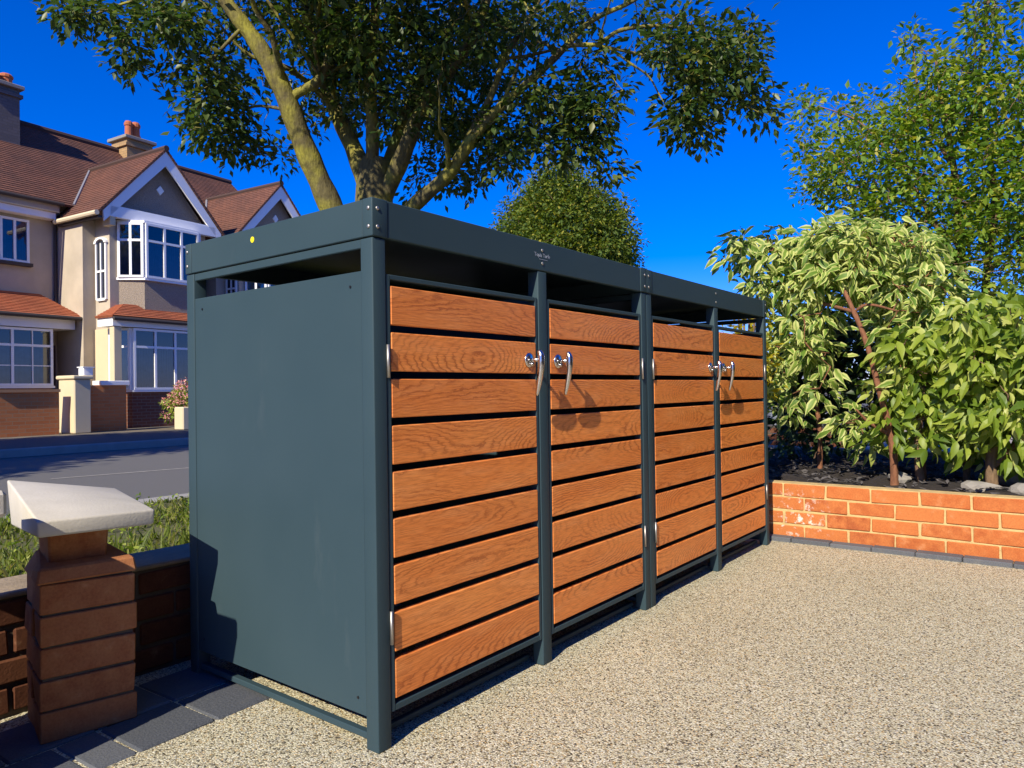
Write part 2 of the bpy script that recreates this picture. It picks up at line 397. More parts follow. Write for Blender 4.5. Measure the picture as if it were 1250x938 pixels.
# gate pillar with chipped stacked bricks
pil = empty('brick_pillar', (-.255, .655, 0), math.radians(-11)); tag(pil, 'short dark red brick pillar under a pale slanted coping stone', 'pillar')
bx(-.208, -.006, .007, .21, 0, .41).build('mortar', MAT['mortarD'], pil)
pb = brick_meshes(6, .213, .0725, .104, .0022, .003, 5)
for c in range(5):
    z = .040+c*.0785
    for y in (.053, .165):
        obj('brick', RND.choice(pb), MAT['brickP'], pil, (-.107+RND.uniform(-.003, .003), y, z), (RND.uniform(-.008, .008), RND.uniform(-.008, .008), RND.uniform(-.02, .02)))
MB().hexa([(-.222, -.006, .395), (.004, -.006, .395), (.004, .215, .395), (-.222, .215, .395)], [(-.215, .004, .432), (.0, .004, .432), (-.03, .21, .448), (-.19, .21, .448)]).build('shoulder_brick', MAT['brickP'], pil, bevel=.005)
MB().hexa([(-.185, .055, .43), (-.055, .055, .43), (-.055, .2, .43), (-.185, .2, .43)], [(-.188, .05, .515), (-.05, .05, .515), (-.05, .2, .515), (-.188, .2, .515)]).build('neck_brick', MAT['brickP'], pil, bevel=.005)
cs = MB()
A = (-.204, .655, .508); B = (-.478, .665, .516); Dd = (-.11, 1.12, .508)
A2 = (-.202, .653, .549); B2 = (-.480, .663, .556); C2 = (-.40, 1.12, .6195); D2 = (-.10, 1.12, .560)
cs.hexa([A, Dd, (-.39, 1.12, .487), B], [A2, D2, C2, B2])
tag(cs.build('coping_stone', MAT['conc'], bevel=.006, seg=2), 'pale wedge shaped concrete coping stone on the dark red pillar', 'coping stone')

# charcoal block paving strip by the pillar
strip = tag(empty('paving_strip', (-.15, .59, 0), math.radians(3)), kind='structure')
bkm = bx(-.0985, .0985, -.0985, .0985, -.05, .006).mesh('paving_block', .005); bks = bx(-.0485, .0485, -.0985, .0985, -.05, .006).mesh('paving_block', .005)
xs = .215
for i, w in enumerate((.2, .2, .1, .2, .2, .2, .2, .2, .2)):
    obj('paving_block', bkm if w == .2 else bks, MAT['block'], strip, (xs-w/2, RND.uniform(-.004, .004)-.012, RND.uniform(-.002, .002)), (RND.uniform(-.01, .01), RND.uniform(-.012, .012), RND.uniform(-.02, .02)))
    xs -= w+.004
xs = .215
for i in range(8):
    obj('paving_block', bkm, MAT['block'], strip, (xs-.1, .192, RND.uniform(-.002, .002)), (RND.uniform(-.01, .01), RND.uniform(-.012, .012), RND.uniform(-.01, .01))); xs -= .203

# ================================================================== BIN STORES
HT = 1.32; DP = .857; WD = 1.4
SLAT = bx(-.2965, .2965, 0, .016, -.0475, .0475).mesh('slat', .0022)
def handle_mesh():
    m = MB()
    # rose on the door, stem, T lever drooping and curling back
    m.tube([(0, .0, 0), (0, -.004, 0), (0, -.0075, 0)], [.023, .023, .017], 20)
    m.tube([(0, -.006, .0), (0, -.040, .0)], .0065, 10)
    pts, rad = smooth_path([(0, -.040, .028), (0, -.046, .012), (0, -.046, -.01), (0, -.043, -.04), (0, -.036, -.075), (0, -.028, -.108)], [.006, .0105, .011, .0095, .008, .004], 4)
    m.tube(pts, rad, 10)
    m.tube([(.002, -.006, -.012), (.002, -.014, -.013)], .006, 10)
    return m.mesh('handle', smooth=True)
HANDLE = handle_mesh(); HANDLE.materials.append(MAT['chrome'])
RIV = MB().tube([(0, 0, 0), (0, -.0015, 0), (0, -.0028, 0)], [.0052, .0050, .0028], 10).mesh('rivet', smooth=True); RIV.materials.append(MAT['steel'])
HINGE = MB(); HINGE.tube([(0, -.003, -.040), (0, -.003, .040)], .0042, 8); HINGE = HINGE.mesh('hinge', smooth=True); HINGE.materials.append(MAT['steel'])

def text_mesh(s, size, name):
    c = bpy.data.curves.new(name, 'FONT'); c.body = s; c.size = size; c.align_x = 'CENTER'; c.extrude = .0002
    o = bpy.data.objects.new(name, c); COL.objects.link(o); dg = bpy.context.evaluated_depsgraph_get(); dg.update()
    me = bpy.data.meshes.new_from_object(o.evaluated_get(dg)); bpy.data.objects.remove(o); bpy.data.curves.remove(c); me.name = name; me.materials.clear(); return me

def make_store(x0, label, sticker):
    st = empty('bin_store', (x0, 0, 0)); tag(st, label, 'bin store', 'pair of bin stores bolted together')
    P = MAT['paint']; g = .0015
    # posts
    for (a, b) in ((g, .043), (WD-.043, WD-g)):
        bx(a, b, 0, .043, 0, 1.226).build('post', P, st, bevel=.003, seg=2)
        bx(a, b, DP-.043, DP, 0, 1.226).build('post', P, st, bevel=.003, seg=2)
    bx(.676, .722, .0, .04, 0, 1.226).build('post', P, st, bevel=.003, seg=2)
    # top fascia with bolted corner caps
    z0, z1 = 1.229, HT
    bx(.05, WD-.05, -.001, .016, z0, z1).build('fascia', P, st, bevel=.002)
    bx(.05, WD-.05, DP-.016, DP+.001, z0, z1).build('fascia', P, st, bevel=.002)
    bx(g-.001, g+.015, .033, DP-.033, z0, z1).build('fascia', P, st, bevel=.002)
    bx(WD-g-.015, WD-g+.001, .033, DP-.033, z0, z1).build('fascia', P, st, bevel=.002)
    for sx in (0, 1):
        for sy in (0, 1):
            m = MB()
            ax, bxx = (g-.002, .049) if sx == 0 else (WD-.049, WD-g+.002)
            ay, by = (-.003, .032) if sy == 0 else (DP-.032, DP+.003)
            m.box(ax, bxx, ay, by, z0-.0005, z1+.001)
            m.build('corner_cap', P, st, bevel=.003, seg=2)
            if sy == 0:
                for z in (1.252, 1.296):
                    obj('rivet', RIV, None, st, ((.016 if sx == 0 else WD-.016), -.003, z))
            if sx == 0:
                for z in (1.252, 1.296):
                    obj('rivet', RIV, None, st, (g-.002, .010 if sy == 0 else DP-.010, z), (0, 0, -math.pi/2))
    bx(.017, WD-.017, .017, DP-.017, 1.284, 1.296).build('roof_panel', P, st)
    # rails under the fascia, side panels with the open slot above
    for xa in (.004, WD-.016):
        bx(xa, xa+.012, .044, DP-.044, 1.204, 1.226).build('rail', P, st, bevel=.002)
        pn = bx(xa+.001, xa+.011, .030, DP-.030, .075, 1.150).build('side_panel', P, st, bevel=.002)
        for (y, z) in ((.085, 1.115), (DP-.085, 1.115), (.075, .115), (DP-.075, .115)):
            MB().tube([(0, 0, 0), (-.0025, 0, 0)], .0035, 8).build('bolt', MAT['black'], pn, loc=(xa+.0015, y, z))
        bx(xa+.006, xa+.026, .044, DP-.044, .018, .034).build('base_rail', P, st, bevel=.002)
    bx(.044, .675, DP-.012, DP-.004, .075, 1.150).build('back_panel', P, st); bx(.677, WD-.044, DP-.0122, DP-.0042, .075, 1.150).build('back_panel', P, st)
    bx(.695, .703, .045, DP-.02, .075, 1.150).build('divider_panel', P, st)
    bx(.044, .675, .055, .072, .008, .024).build('base_rail', P, st, bevel=.002); bx(.723, WD-.044, .055, .072, .008, .024).build('base_rail', P, st, bevel=.002)
    # doors
    for k in (0, 1):
        xa = .047 if k == 0 else .7265; xb = xa+.6265-(.0 if k == 0 else .0)
        if k == 0: xb = .6725
        else: xb = WD-.047
        cx = (xa+xb)/2
        fr = MB(); y0, y1 = .002, .030; w = .0115; za, zb = .082, 1.143
        fr.box(xa, xa+w, y0, y1, za, zb); fr.box(xb-w, xb, y0, y1, za, zb)
        fr.box(xa+w, xb-w, y0+.0005, y1, za, za+.016); fr.box(xa+w, xb-w, y0+.0005, y1, zb-.012, zb)
        dr = fr.build('door', P, st, bevel=.0015)
        for i in range(9):
            o = obj('slat', SLAT, MAT['wood'], dr, (cx, .001+RND.uniform(-.0005, .0005), .1585+i*.11365), (0, RND.uniform(-.0012, .0012), 0))
            o.scale.x = (xb-xa-2*w-.002)/.593
        hx = xa-.002 if k == 0 else xb+.002
        for z in (.931, .287): obj('hinge', HINGE, None, dr, (hx, .0, z))
        obj('handle', HANDLE, None, dr, (xb-.050 if k == 0 else xa+.052, .0008, .947))
    # maker's mark on the middle of the fascia
    for z in (1.252, 1.293): obj('rivet', RIV, None, st, (.699, -.001, z))
    if sticker: obj('lettering', TXT1, MAT['print'], st, (.699, -.0016, 1.2715), (math.pi/2, 0, 0)); obj('underline', TXT2, MAT['print'], st, (.705, -.0016, 1.2640))
    if sticker:
        MB().tube([(0, 0, 0), (-.0012, 0, 0)], .0085, 20).build('sticker', MAT['yellow'], st, loc=(g-.001, .495, 1.287))
    return st
TXT1 = text_mesh('Topia Turfe', .0175, 'lettering'); TXT2 = bx(-.022, .022, -.0002, .0008, -.0003, .0009).mesh('lettering')
make_store(0, 'two door grey metal and timber slat bin store with yellow dot sticker on its side', True)
make_store(WD, 'two door grey metal and timber slat bin store next to the low orange brick wall', False)

# ================================================================== LEAVES
# leaf templates: points, faces, across-leaf coordinate
T_SMALL = (np.array([[0, 0, 0], [-.25, .45, .07], [0, .5, 0], [.25, .45, .07], [0, 1, -.06]]), [(0, 2, 1), (0, 3, 2), (1, 2, 4), (2, 3, 4)], [0, -1, 0, 1, 0])
T_BIG = (np.array([[0, 0, 0], [-.17, .25, .08], [0, .25, .03], [.17, .25, .08], [-.20, .55, .05], [0, .55, -.01], [.20, .55, .05], [-.11, .82, -.05], [0, .82, -.10], [.11, .82, -.05], [0, 1.10, -.24]]),
         [(0, 2, 1), (0, 3, 2), (1, 2, 5, 4), (2, 3, 6, 5), (4, 5, 8, 7), (5, 6, 9, 8), (7, 8, 10), (8, 9, 10)], [0, -1, 0, 1, -1, 0, 1, -1, 0, 1, .9])
def lobed():
    pts = [(0, 0, 0), (0, .42, -.03)]; rim = []
    for a, r in ((-155, .30), (-120, .52), (-95, .34), (-62, .66), (-40, .40), (-14, .60), (0, 1.0), (14, .60), (40, .40), (62, .66), (95, .34), (120, .52), (155, .30)):
        q = math.radians(a); rim.append((math.sin(q)*r*.85, .36+math.cos(q)*r*.66, .05-.12*r))
    v = pts+rim; n = len(rim)
    f = [(1, 2+i, 2+i+1) for i in range(n-1)]+[(0, 1, 2+n-1), (0, 2, 1)]
    f = [tuple(reversed(q)) for q in f]
    return (np.array(v), f, [0, 0]+[.5]*n)
T_LOBE = lobed()
def leaf_frames(dirs, up):
    d = dirs/np.linalg.norm(dirs, axis=1, keepdims=True); x = np.cross(d, up); x /= (np.linalg.norm(x, axis=1, keepdims=True)+1e-9); z = np.cross(x, d)
    return x, d, z
def leaves(name, pos, dirs, ups, size, tmpl, mat, parent, kind='stuff'):
    tv, tf, tu = tmpl; x, y, z = leaf_frames(dirs, ups); n = len(pos); k = len(tv)
    V = pos[:, None, :]+size[:, None, None]*(tv[None, :, 0, None]*x[:, None, :]+tv[None, :, 1, None]*y[:, None, :]+tv[None, :, 2, None]*z[:, None, :])
    fl = np.array([i for f in tf for i in f]); ls = np.array([len(f) for f in tf]); st = np.concatenate([[0], np.cumsum(ls)[:-1]])
    me = bpy.data.meshes.new(name); me.vertices.add(n*k); me.vertices.foreach_set('co', V.astype(np.float32).ravel())
    L = len(fl); me.loops.add(n*L); me.loops.foreach_set('vertex_index', (fl[None, :]+k*np.arange(n)[:, None]).astype(np.int32).ravel())
    me.polygons.add(n*len(tf)); me.polygons.foreach_set('loop_start', (st[None, :]+L*np.arange(n)[:, None]).astype(np.int32).ravel())
    me.update(calc_edges=True)
    uv = me.uv_layers.new(name='UVMap'); U = np.zeros((n, L, 2), np.float32); U[:, :, 0] = np.array(tu)[fl][None, :]; U[:, :, 1] = tv[fl, 1][None, :]+NPR.uniform(0, 9, (n, 1))
    uv.data.foreach_set('uv', U.ravel())
    at = me.attributes.new('rnd', 'FLOAT', 'POINT'); at.data.foreach_set('value', np.repeat(NPR.uniform(0, 1, n), k).astype(np.float32))
    me.validate()
    o = obj(name, me, mat, parent)
    if kind: o['kind'] = kind
    return o
def leaf_objects(parent, pos, dirs, ups, size, tmpl, mat):
    tv, tf, tu = tmpl; me = bpy.data.meshes.new('leaf'); me.from_pydata([tuple(v) for v in tv], [], tf)
    uv = me.uv_layers.new(name='UVMap')
    for i, l in enumerate(me.loops): uv.data[i].uv = (tu[l.vertex_index], tv[l.vertex_index, 1])
    me.materials.append(mat); x, y, z = leaf_frames(dirs, ups)
    for i in range(len(pos)):
        o = bpy.data.objects.new('leaf', me); COL.objects.link(o); o.parent = parent
        s = size[i]; o.matrix_local = Matrix([[x[i][a]*s, y[i][a]*s, z[i][a]*s, pos[i][a]] for a in range(3)]+[[0, 0, 0, 1]])

def cluster_leaves(cent, per, spread, droop, size, rng=NPR, upn=(0, 0, 1)):
    n = len(cent)*per; c = np.repeat(cent, per, axis=0)
    off = rng.normal(0, 1, (n, 3)); off /= np.linalg.norm(off, axis=1, keepdims=True); rr = rng.uniform(.1, 1, (n, 1))**.6
    pos = c+off*rr*spread
    d = off*np.array([1, 1, .6])+rng.normal(0, .35, (n, 3)); d[:, 2] -= droop
    up = np.array(upn)+rng.normal(0, .45, (n, 3))
    sz = size*rng.uniform(.5, 1.3, n)
    return pos, d, up, sz

# ------------------------------------------------------------------ trees
MAT['bark'] = None
def m_bark(name, a, b, moss):
    t = NT(name); v = t.wpos(); n1 = t.noise(v, 14, 6, .65); n2 = t.noise(t.wpos((1, 1, .35)), 55, 5); n3 = t.noise(v, 5, 4)
    c = t.mix(n1.outputs[0], a, b); c = t.mix(t.math('MULTIPLY', t.ramp(n3.outputs[0], [(.42, (0, 0, 0)), (.62, (1, 1, 1))]), .75), c, moss)
    c = t.mix(1., c, t.ramp(n2.outputs[0], [(.3, (.55,)*3), (.6, (1, 1, 1))]), 'MULTIPLY')
    t.l(c, t.p.inputs['Base Color']); t.set(Roughness=.9); t.bump(t.mix(.5, n1.outputs[0], n2.outputs[0]), .7, .02); return t.m
MAT['bark'] = m_bark('mossy_bark', (.085, .068, .030), (.18, .15, .055), (.36, .33, .035))
MAT['bark2'] = m_bark('brown_bark', (.12, .07, .045), (.26, .15, .09), (.20, .13, .07))
MAT['stemR'] = m_bark('red_stem', (.16, .06, .03), (.30, .13, .06), (.22, .09, .045))
MAT['leafT'] = m_leaf('tree_leaf', [(0, (.030, .062, .014)), (.35, (.048, .092, .018)), (.7, (.072, .115, .022)), (.93, (.12, .15, .03)), (1, (.20, .20, .04))], .38, .42, spec=.45)
MAT['leafF'] = m_leaf('far_leaf', [(0, (.08, .11, .020)), (.5, (.16, .175, .024)), (.8, (.25, .23, .028)), (.95, (.32, .25, .03)), (1, (.28, .16, .03))], .3, .6)
MAT['leafR'] = m_leaf('round_tree_leaf', [(0, (.050, .095, .016)), (.5, (.11, .165, .022)), (.85, (.20, .24, .030)), (1, (.32, .27, .03))], .3, .6)
MAT['leafS'] = m_leaf('small_leaf', [(0, (.085, .17, .024)), (.4, (.15, .26, .032)), (.75, (.25, .34, .04)), (1, (.44, .40, .06))], .38, .45)
MAT['leafV'] = m_leaf('variegated_leaf', [(0, (.10, .19, .026)), (.5, (.17, .27, .04)), (1, (.27, .35, .06))], .35, .5, margin=(.56, .58, .20))
MAT['leafG'] = m_leaf('green_leaf', [(0, (.085, .15, .016)), (.4, (.18, .26, .026)), (.75, (.31, .38, .05)), (1, (.50, .52, .16))], .38, .45)
MAT['leafY'] = m_leaf('yellow_leaf', [(0, (.30, .28, .02)), (1, (.45, .36, .02))], .35, .5)
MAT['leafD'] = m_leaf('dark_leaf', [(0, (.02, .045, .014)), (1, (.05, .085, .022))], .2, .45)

def grow(tree, limbs_px, mat, name='limb', sides=10):
    """limbs: list of [(point, radius), ...]; returns sampled limb points"""
    samp = []
    for L in limbs_px:
        pts, rad = smooth_path([p for p, r in L], [r for p, r in L], 5)
        rad = [r*(1+.06*math.sin(i*1.7+len(L))) for i, r in enumerate(rad)]
        MB().tube(pts, rad, sides).build(name, mat, tree, smooth=True)
        samp += [(np.array(p), r) for p, r in zip(pts, rad)]
    return samp
def twigs_to(tree, cents, samp, mat, r0=.006, sag=.05, maxn=None, rng=RND):
    P = np.array([p for p, r in samp]); m = MB()
    order = np.argsort([np.min(np.linalg.norm(P-c, axis=1)) for c in cents])
    nodes = [p for p in P]
    for i in order:
        c = cents[i]; A_ = np.array(nodes); dd = np.linalg.norm(A_-c, axis=1)+.25*np.maximum(0, A_[:, 2]-c[2]-.6)
        j = int(np.argmin(dd)); a = A_[j]; L = np.linalg.norm(c-a)
        if L < .02: continue
        n1 = a+(c-a)*.35+np.array([rng.uniform(-1, 1), rng.uniform(-1, 1), rng.uniform(0, 1)])*L*.10
        n2 = a+(c-a)*.7+np.array([rng.uniform(-1, 1), rng.uniform(-1, 1), rng.uniform(-.2, 1)])*L*.10
        rr = r0*(.6+min(1.6, L*1.6))
        m.tube([a, n1, n2, c], [rr, rr*.8, rr*.6, rr*.35], 4, cap=False)
        nodes += [n1, n2, c]
    o = m.build('twigs', mat, tree, smooth=True); o['kind'] = 'stuff'; return o

# --- the spreading street tree behind the stores
TD = 4.95
gx = atd(455, 300, TD)
tree = empty('street_tree', (0, 0, 0)); tag(tree, 'large spreading tree with several mossy stems rising behind the bin stores', 'tree')
base = np.array([gx[0], gx[1], .0]); tree.location = base
def rel(p): return np.array(p)-base
def LP(*a): return [(rel(atd(x, y, d)), r) for x, y, d, r in a]
trunk = [((0, 0, -.02), .24), ((0, 0, .12), .17), ((0, 0, .6), .15)]+LP((455, 380, TD, .145), (456, 300, TD, .135), (457, 230, TD, .125), (460, 195, TD, .10))
pts, rad = smooth_path([p for p, r in trunk], [r for p, r in trunk], 5)
MB().tube(pts, rad, 16).build('trunk', MAT['bark'], tree, smooth=True)
st = (rel(atd(452, 360, TD)), .09)
limbs = [
    [(rel(atd(450, 370, TD)), .08)]+LP((425, 300, TD-.05, .088), (402, 248, TD-.1, .080), (372, 180, TD-.2, .072), (345, 110, TD-.3, .064), (318, 60, TD-.35, .055), (285, 15, TD-.4, .047), (245, -40, TD-.45, .038), (190, -110, TD-.5, .02)),
    LP((450, 240, TD, .085), (435, 190, TD+.05, .085), (408, 130, TD+.1, .072), (388, 70, TD+.15, .060), (372, 0, TD+.2, .05), (350, -90, TD+.2, .035), (330, -200, TD+.2, .015)),
    LP((400, 250, TD-.08, .05), (352, 135, TD-.26, .045), (392, 95, TD-.3, .04), (410, 30, TD-.3, .032), (430, -60, TD-.3, .02)),
    LP((452, 230, TD, .07), (455, 170, TD-.1, .062), (452, 90, TD-.2, .05), (458, 10, TD-.3, .042), (450, -100, TD-.3, .02)),
    LP((460, 235, TD, .07), (488, 165, TD+.15, .066), (512, 105, TD+.2, .056), (545, 45, TD+.25, .048), (580, -20, TD+.3, .036), (620, -120, TD+.3, .015)),
    LP((465, 250, TD, .08), (492, 190, TD-.15, .075), (512, 140, TD-.2, .064), (545, 92, TD-.25, .056), (580, 40, TD-.3, .045), (600, -20, TD-.3, .035), (630, -120, TD-.3, .015)),
    [(rel(atd(462, 300, TD)), .07)]+LP((500, 256, TD-.12, .068), (548, 212, TD-.25, .058), (580, 165, TD-.35, .05), (612, 130, TD-.4, .044), (655, 92, TD-.45, .034), (686, 62, TD-.45, .030), (721, 26, TD-.45, .024), (775, 0, TD-.45, .017), (850, -50, TD-.45, .009)),
    LP((655, 92, TD-.45, .02), (690, 58, TD-.48, .020), (730, 54, TD-.5, .018), (758, 37, TD-.5, .016), (813, 32, TD-.5, .012), (860, 45, TD-.5, .008), (915, 90, TD-.5, .005)),
    LP((722, 54, TD-.5, .014), (760, 62, TD-.5, .013), (801, 72, TD-.5, .010), (860, 95, TD-.5, .006)),
    LP((740, 56, TD-.5, .010), (770, 78, TD-.5, .010), (793, 95, TD-.5, .008), (813, 128, TD-.5, .005), (850, 155, TD-.5, .003)),
    LP((545, 215, TD-.24, .03), (598, 120, TD-.35, .03), (617, 69, TD-.35, .028), (649, 17, TD-.35, .02), (690, -60, TD-.35, .01)),
    LP((617, 72, TD-.35, .012), (645, 68, TD-.4, .013), (680, 60, TD-.44, .012)),
    LP((612, 130, TD-.4, .016), (640, 128, TD-.4, .012), (680, 150, TD-.4, .008), (722, 172, TD-.4, .004)),
    LP((262, -20, TD-.43, .02), (215, -10, TD-.5, .016), (160, 2, TD-.5, .012), (115, 18, TD-.5, .007)),
    LP((190, -4, TD-.5, .012), (160, 25, TD-.5, .009), (150, 60, TD-.5, .006), (160, 80, TD-.5, .003)),
    LP((300, 30, TD-.4, .018), (262, 70, TD-.4, .014), (240, 110, TD-.4, .010), (245, 150, TD-.4, .005)),
    LP((352, 135, TD-.25, .016), (310, 130, TD-.2, .012), (285, 150, TD-.2, .008), (290, 185, TD-.2, .004)),
]
for i in range(1, len(limbs)): limbs[i] = [(p_, r_*.74) for p_, r_ in limbs[i]]
for i in range(34):      # thin side branches
    L_ = limbs[RND.choice((0, 1, 2, 3, 4, 5, 6, 6, 6, 7, 10))]; k = RND.randrange(2, len(L_)-1); p0, r0 = L_[k]; p0 = np.array(p0)
    dv = np.array([RND.uniform(-1, 1), RND.uniform(-1, 1), RND.uniform(.1, .9)]); dv /= np.linalg.norm(dv); ln = RND.uniform(.5, 1.1)
    limbs.append([(p0, r0*.45), (p0+dv*ln*.35+np.array([0, 0, .03]), r0*.34), (p0+dv*ln*.7+np.array([RND.uniform(-.1, .1), RND.uniform(-.1, .1), RND.uniform(-.05, .1)]), r0*.22), (p0+dv*ln+np.array([RND.uniform(-.1, .1), RND.uniform(-.1, .1), RND.uniform(-.15, .1)]), r0*.08)])
samp = grow(tree, limbs, MAT['bark'])
blobs = [(395, 70, 34, 40, 26, -.1, .35), (430, 60, 34, 45, 26, -.1, .4), (425, 135, 22, 30, 10, -.1, .3), (470, 130, 24, 30, 10, -.2, .3), (520, 90, 30, 40, 18, -.3, .3),  # px, py, rx, ry, clusters, depth offset, depth spread
    (105, 8, 45, 14, 16, -.5, .2), (150, 50, 14, 22, 9, -.5, .15), (180, 20, 50, 22, 20, -.5, .25), (165, 78, 9, 7, 3, -.5, .05), (85, 22, 18, 14, 6, -.5, .1),
    (235, 30, 45, 34, 34, -.4, .4), (248, 95, 38, 38, 30, -.4, .3), (262, 145, 40, 26, 22, -.3, .3), (300, 170, 34, 22, 18, -.2, .3), (345, 185, 28, 14, 8, -.1, .2), (290, 100, 34, 40, 18, .2, .4), (268, 180, 20, 10, 5, -.3, .2),
    (320, 20, 50, 28, 30, .1, .7), (395, 35, 55, 40, 52, .2, .8), (470, 35, 55, 45, 60, .1, .9), (545, 40, 55, 45, 60, .2, .9), (440, 110, 40, 45, 36, .5, .5), (500, 120, 45, 45, 44, .5, .5), (560, 130, 45, 45, 44, .2, .6), (600, 60, 45, 45, 44, .1, .6), (375, 120, 28, 40, 16, .7, .4),
    (590, 180, 40, 32, 28, .0, .4), (630, 165, 38, 30, 26, -.2, .3), (620, 205, 12, 18, 6, -.3, .1), (560, 215, 30, 18, 12, .2, .3), (535, 180, 26, 34, 14, .3, .3), (505, 215, 14, 18, 5, .3, .3),
    (640, 25, 45, 28, 26, -.2, .5), (690, 20, 45, 20, 14, -.3, .4), (675, 110, 40, 26, 22, -.4, .2), (700, 140, 45, 24, 28, -.4, .2), (735, 115, 28, 30, 12, -.45, .2), (720, 175, 26, 18, 12, -.4, .15), (690, 175, 26, 18, 10, -.4, .15), (740, 205, 12, 9, 5, -.4, .1), (725, 75, 24, 18, 8, -.45, .15),
    (800, 60, 38, 20, 14, -.5, .25), (835, 45, 30, 26, 12, -.5, .25), (870, 80, 40, 38, 32, -.5, .3), (848, 120, 34, 36, 28, -.5, .25), (900, 55, 26, 32, 14, -.5, .25), (905, 115, 26, 24, 14, -.5, .2), (935, 138, 12, 10, 4, -.5, .1), (855, 155, 26, 14, 10, -.5, .15), (825, 145, 14, 18, 6, -.5, .1), (790, 20, 30, 14, 6, -.5, .2), (915, 30, 16, 14, 4, -.5, .1)]
C = []
for (px, py, rx, ry, n, do, ds) in blobs:
    for _ in range(int(n*1.1)):
        a = RND.uniform(0, 2*math.pi); q = math.sqrt(RND.random())
        C.append(rel(atd(px+rx*q*math.cos(a), py+ry*q*math.sin(a), TD+do+RND.uniform(-ds, ds))))
cen = atd(470, -230, TD-.1)
for _ in range(900):
    v = NPR.normal(0, 1, 3); v /= np.linalg.norm(v); v *= NPR.uniform(.35, 1)**.5
    p = cen+_r*(v[0]*2.7-.35)+_f*v[1]*1.7+np.array([0, 0, 1])*(v[2]*1.35+.25)
    d = p-CAM; py = 469-FPX*(d@_u)/(d@_f)
    if py > -12: continue
    C.append(rel(p))
for _ in range(300):  # unseen leaf mass added above the view to shade the stems
    v = NPR.normal(0, 1, 3); v /= np.linalg.norm(v); v *= NPR.uniform(.1, 1)**.5
    p = np.array([1.75, 2.15, 3.7])+v*np.array([.5, .9, .5]); d = p-CAM
    if 469-FPX*(d@_u)/(d@_f) > -14: continue
    C.append(rel(p))
for _ in range(230):     # leaf clusters added out of view, sunward of the limbs, to shade them
    L_ = limbs[RND.choice((1, 3, 5, 6, 6, 6, 10))]; q = np.array(L_[RND.randrange(0, len(L_)-2)][0])+np.array(to_sun)*RND.uniform(1.0, 2.3)+NPR.normal(0, .16, 3); d = q+base-CAM
    if 469-FPX*(d@_u)/(d@_f) > -14: continue
    C.append(q)
C = np.array(C)
# the leaning left stem stands clear of the crown on its sunny side
ts = np.array(to_sun); lim = np.array([rel(atd(x, y, TD+d)) for x, y, d in ((412, 270, -.05), (402, 248, -.1), (387, 214, -.15), (372, 180, -.2), (358, 145, -.25), (345, 110, -.3), (331, 85, -.3))])
clear = np.ones(len(C), bool)
for q in lim:
    w_ = C-q; k_ = w_@ts; dist = np.linalg.norm(w_-k_[:, None]*ts, axis=1); clear &= ~((k_ > .05) & (dist < .21))
C = C[clear]
twigs_to(tree, C, samp, MAT['bark'], .0055)
lp = cluster_leaves(C, 24, .13, .40, .062)
leaves('crown', *lp, T_SMALL, MAT['leafT'], tree)

# --- generic tree made of limbs and leaf clusters
def simple_tree(name, label, loc, trunk_h, trunk_r, cen, rad, ncl, per, spread, lsize, lmat, bmat, tmpl=T_SMALL, droop=.3, seed=1, group=None, hollow=.3, nl=9, twr=.01, lumps=0):
    rng = np.random.default_rng(seed); r = random.Random(seed)
    t = empty(name, loc); tag(t, label, 'tree', group)
    top = np.array([cen[0]*.3, cen[1]*.3, trunk_h])
    pts, rd = smooth_path([(0, 0, -.05), (0, 0, trunk_h*.15), (top[0]*.5+.05*trunk_h*r.uniform(-1, 1), top[1]*.5, trunk_h*.6), tuple(top)], [trunk_r*1.5, trunk_r*1.1, trunk_r*.9, trunk_r*.7], 5)
    MB().tube(pts, rd, 12).build('trunk', bmat, t, smooth=True)
    L = []
    for i in range(nl):
        v = rng.normal(0, 1, 3); v[2] = abs(v[2])*.9-.15; v /= np.linalg.norm(v)
        e = np.array(cen)+v*np.array(rad)*.75; s = np.array(pts[-1-int(r.uniform(0, 5))])
        m1 = s+(e-s)*.4+np.array([0, 0, .12*np.linalg.norm(e-s)])+rng.normal(0, .05, 3)*trunk_h*.2
        L.append([(s, trunk_r*.5), (m1, trunk_r*.34), ((m1+e)/2+rng.normal(0, .06, 3), trunk_r*.2), (e, trunk_r*.07)])
    sm = grow(t, L, bmat, 'limb', 7)
    v = rng.normal(0, 1, (ncl, 3)); v /= np.linalg.norm(v, axis=1, keepdims=True); q = rng.uniform(hollow, 1, (ncl, 1))**.5
    if lumps:
        lc = rng.normal(0, 1, (lumps, 3)); lc /= np.linalg.norm(lc, axis=1, keepdims=True)
        near = np.max(v@lc.T, axis=1); q = q*(0.74+.32*np.clip((near-.80)/.18, 0, 1))[:, None]
    c = np.array(cen)+v*q*np.array(rad)*(1+rng.normal(0, .05, (ncl, 1)))
    twigs_to(t, c[:min(ncl, 420)], sm, bmat, twr, rng=r)
    leaves('crown', *cluster_leaves(c, per, spread, droop, lsize, rng), tmpl, lmat, t)
    return t
# round tree far along the street
p = atd(684, 300, 34.); 
simple_tree('round_tree', 'distant rounded olive green tree showing above the store roof', (p[0], p[1], -.03), 4.2, .28, (0, 0, 6.5), (3.5, 3.5, 4.6), 3400, 34, .42, .20, MAT['leafR'], MAT['bark2'], seed=5, hollow=.4, lumps=34)
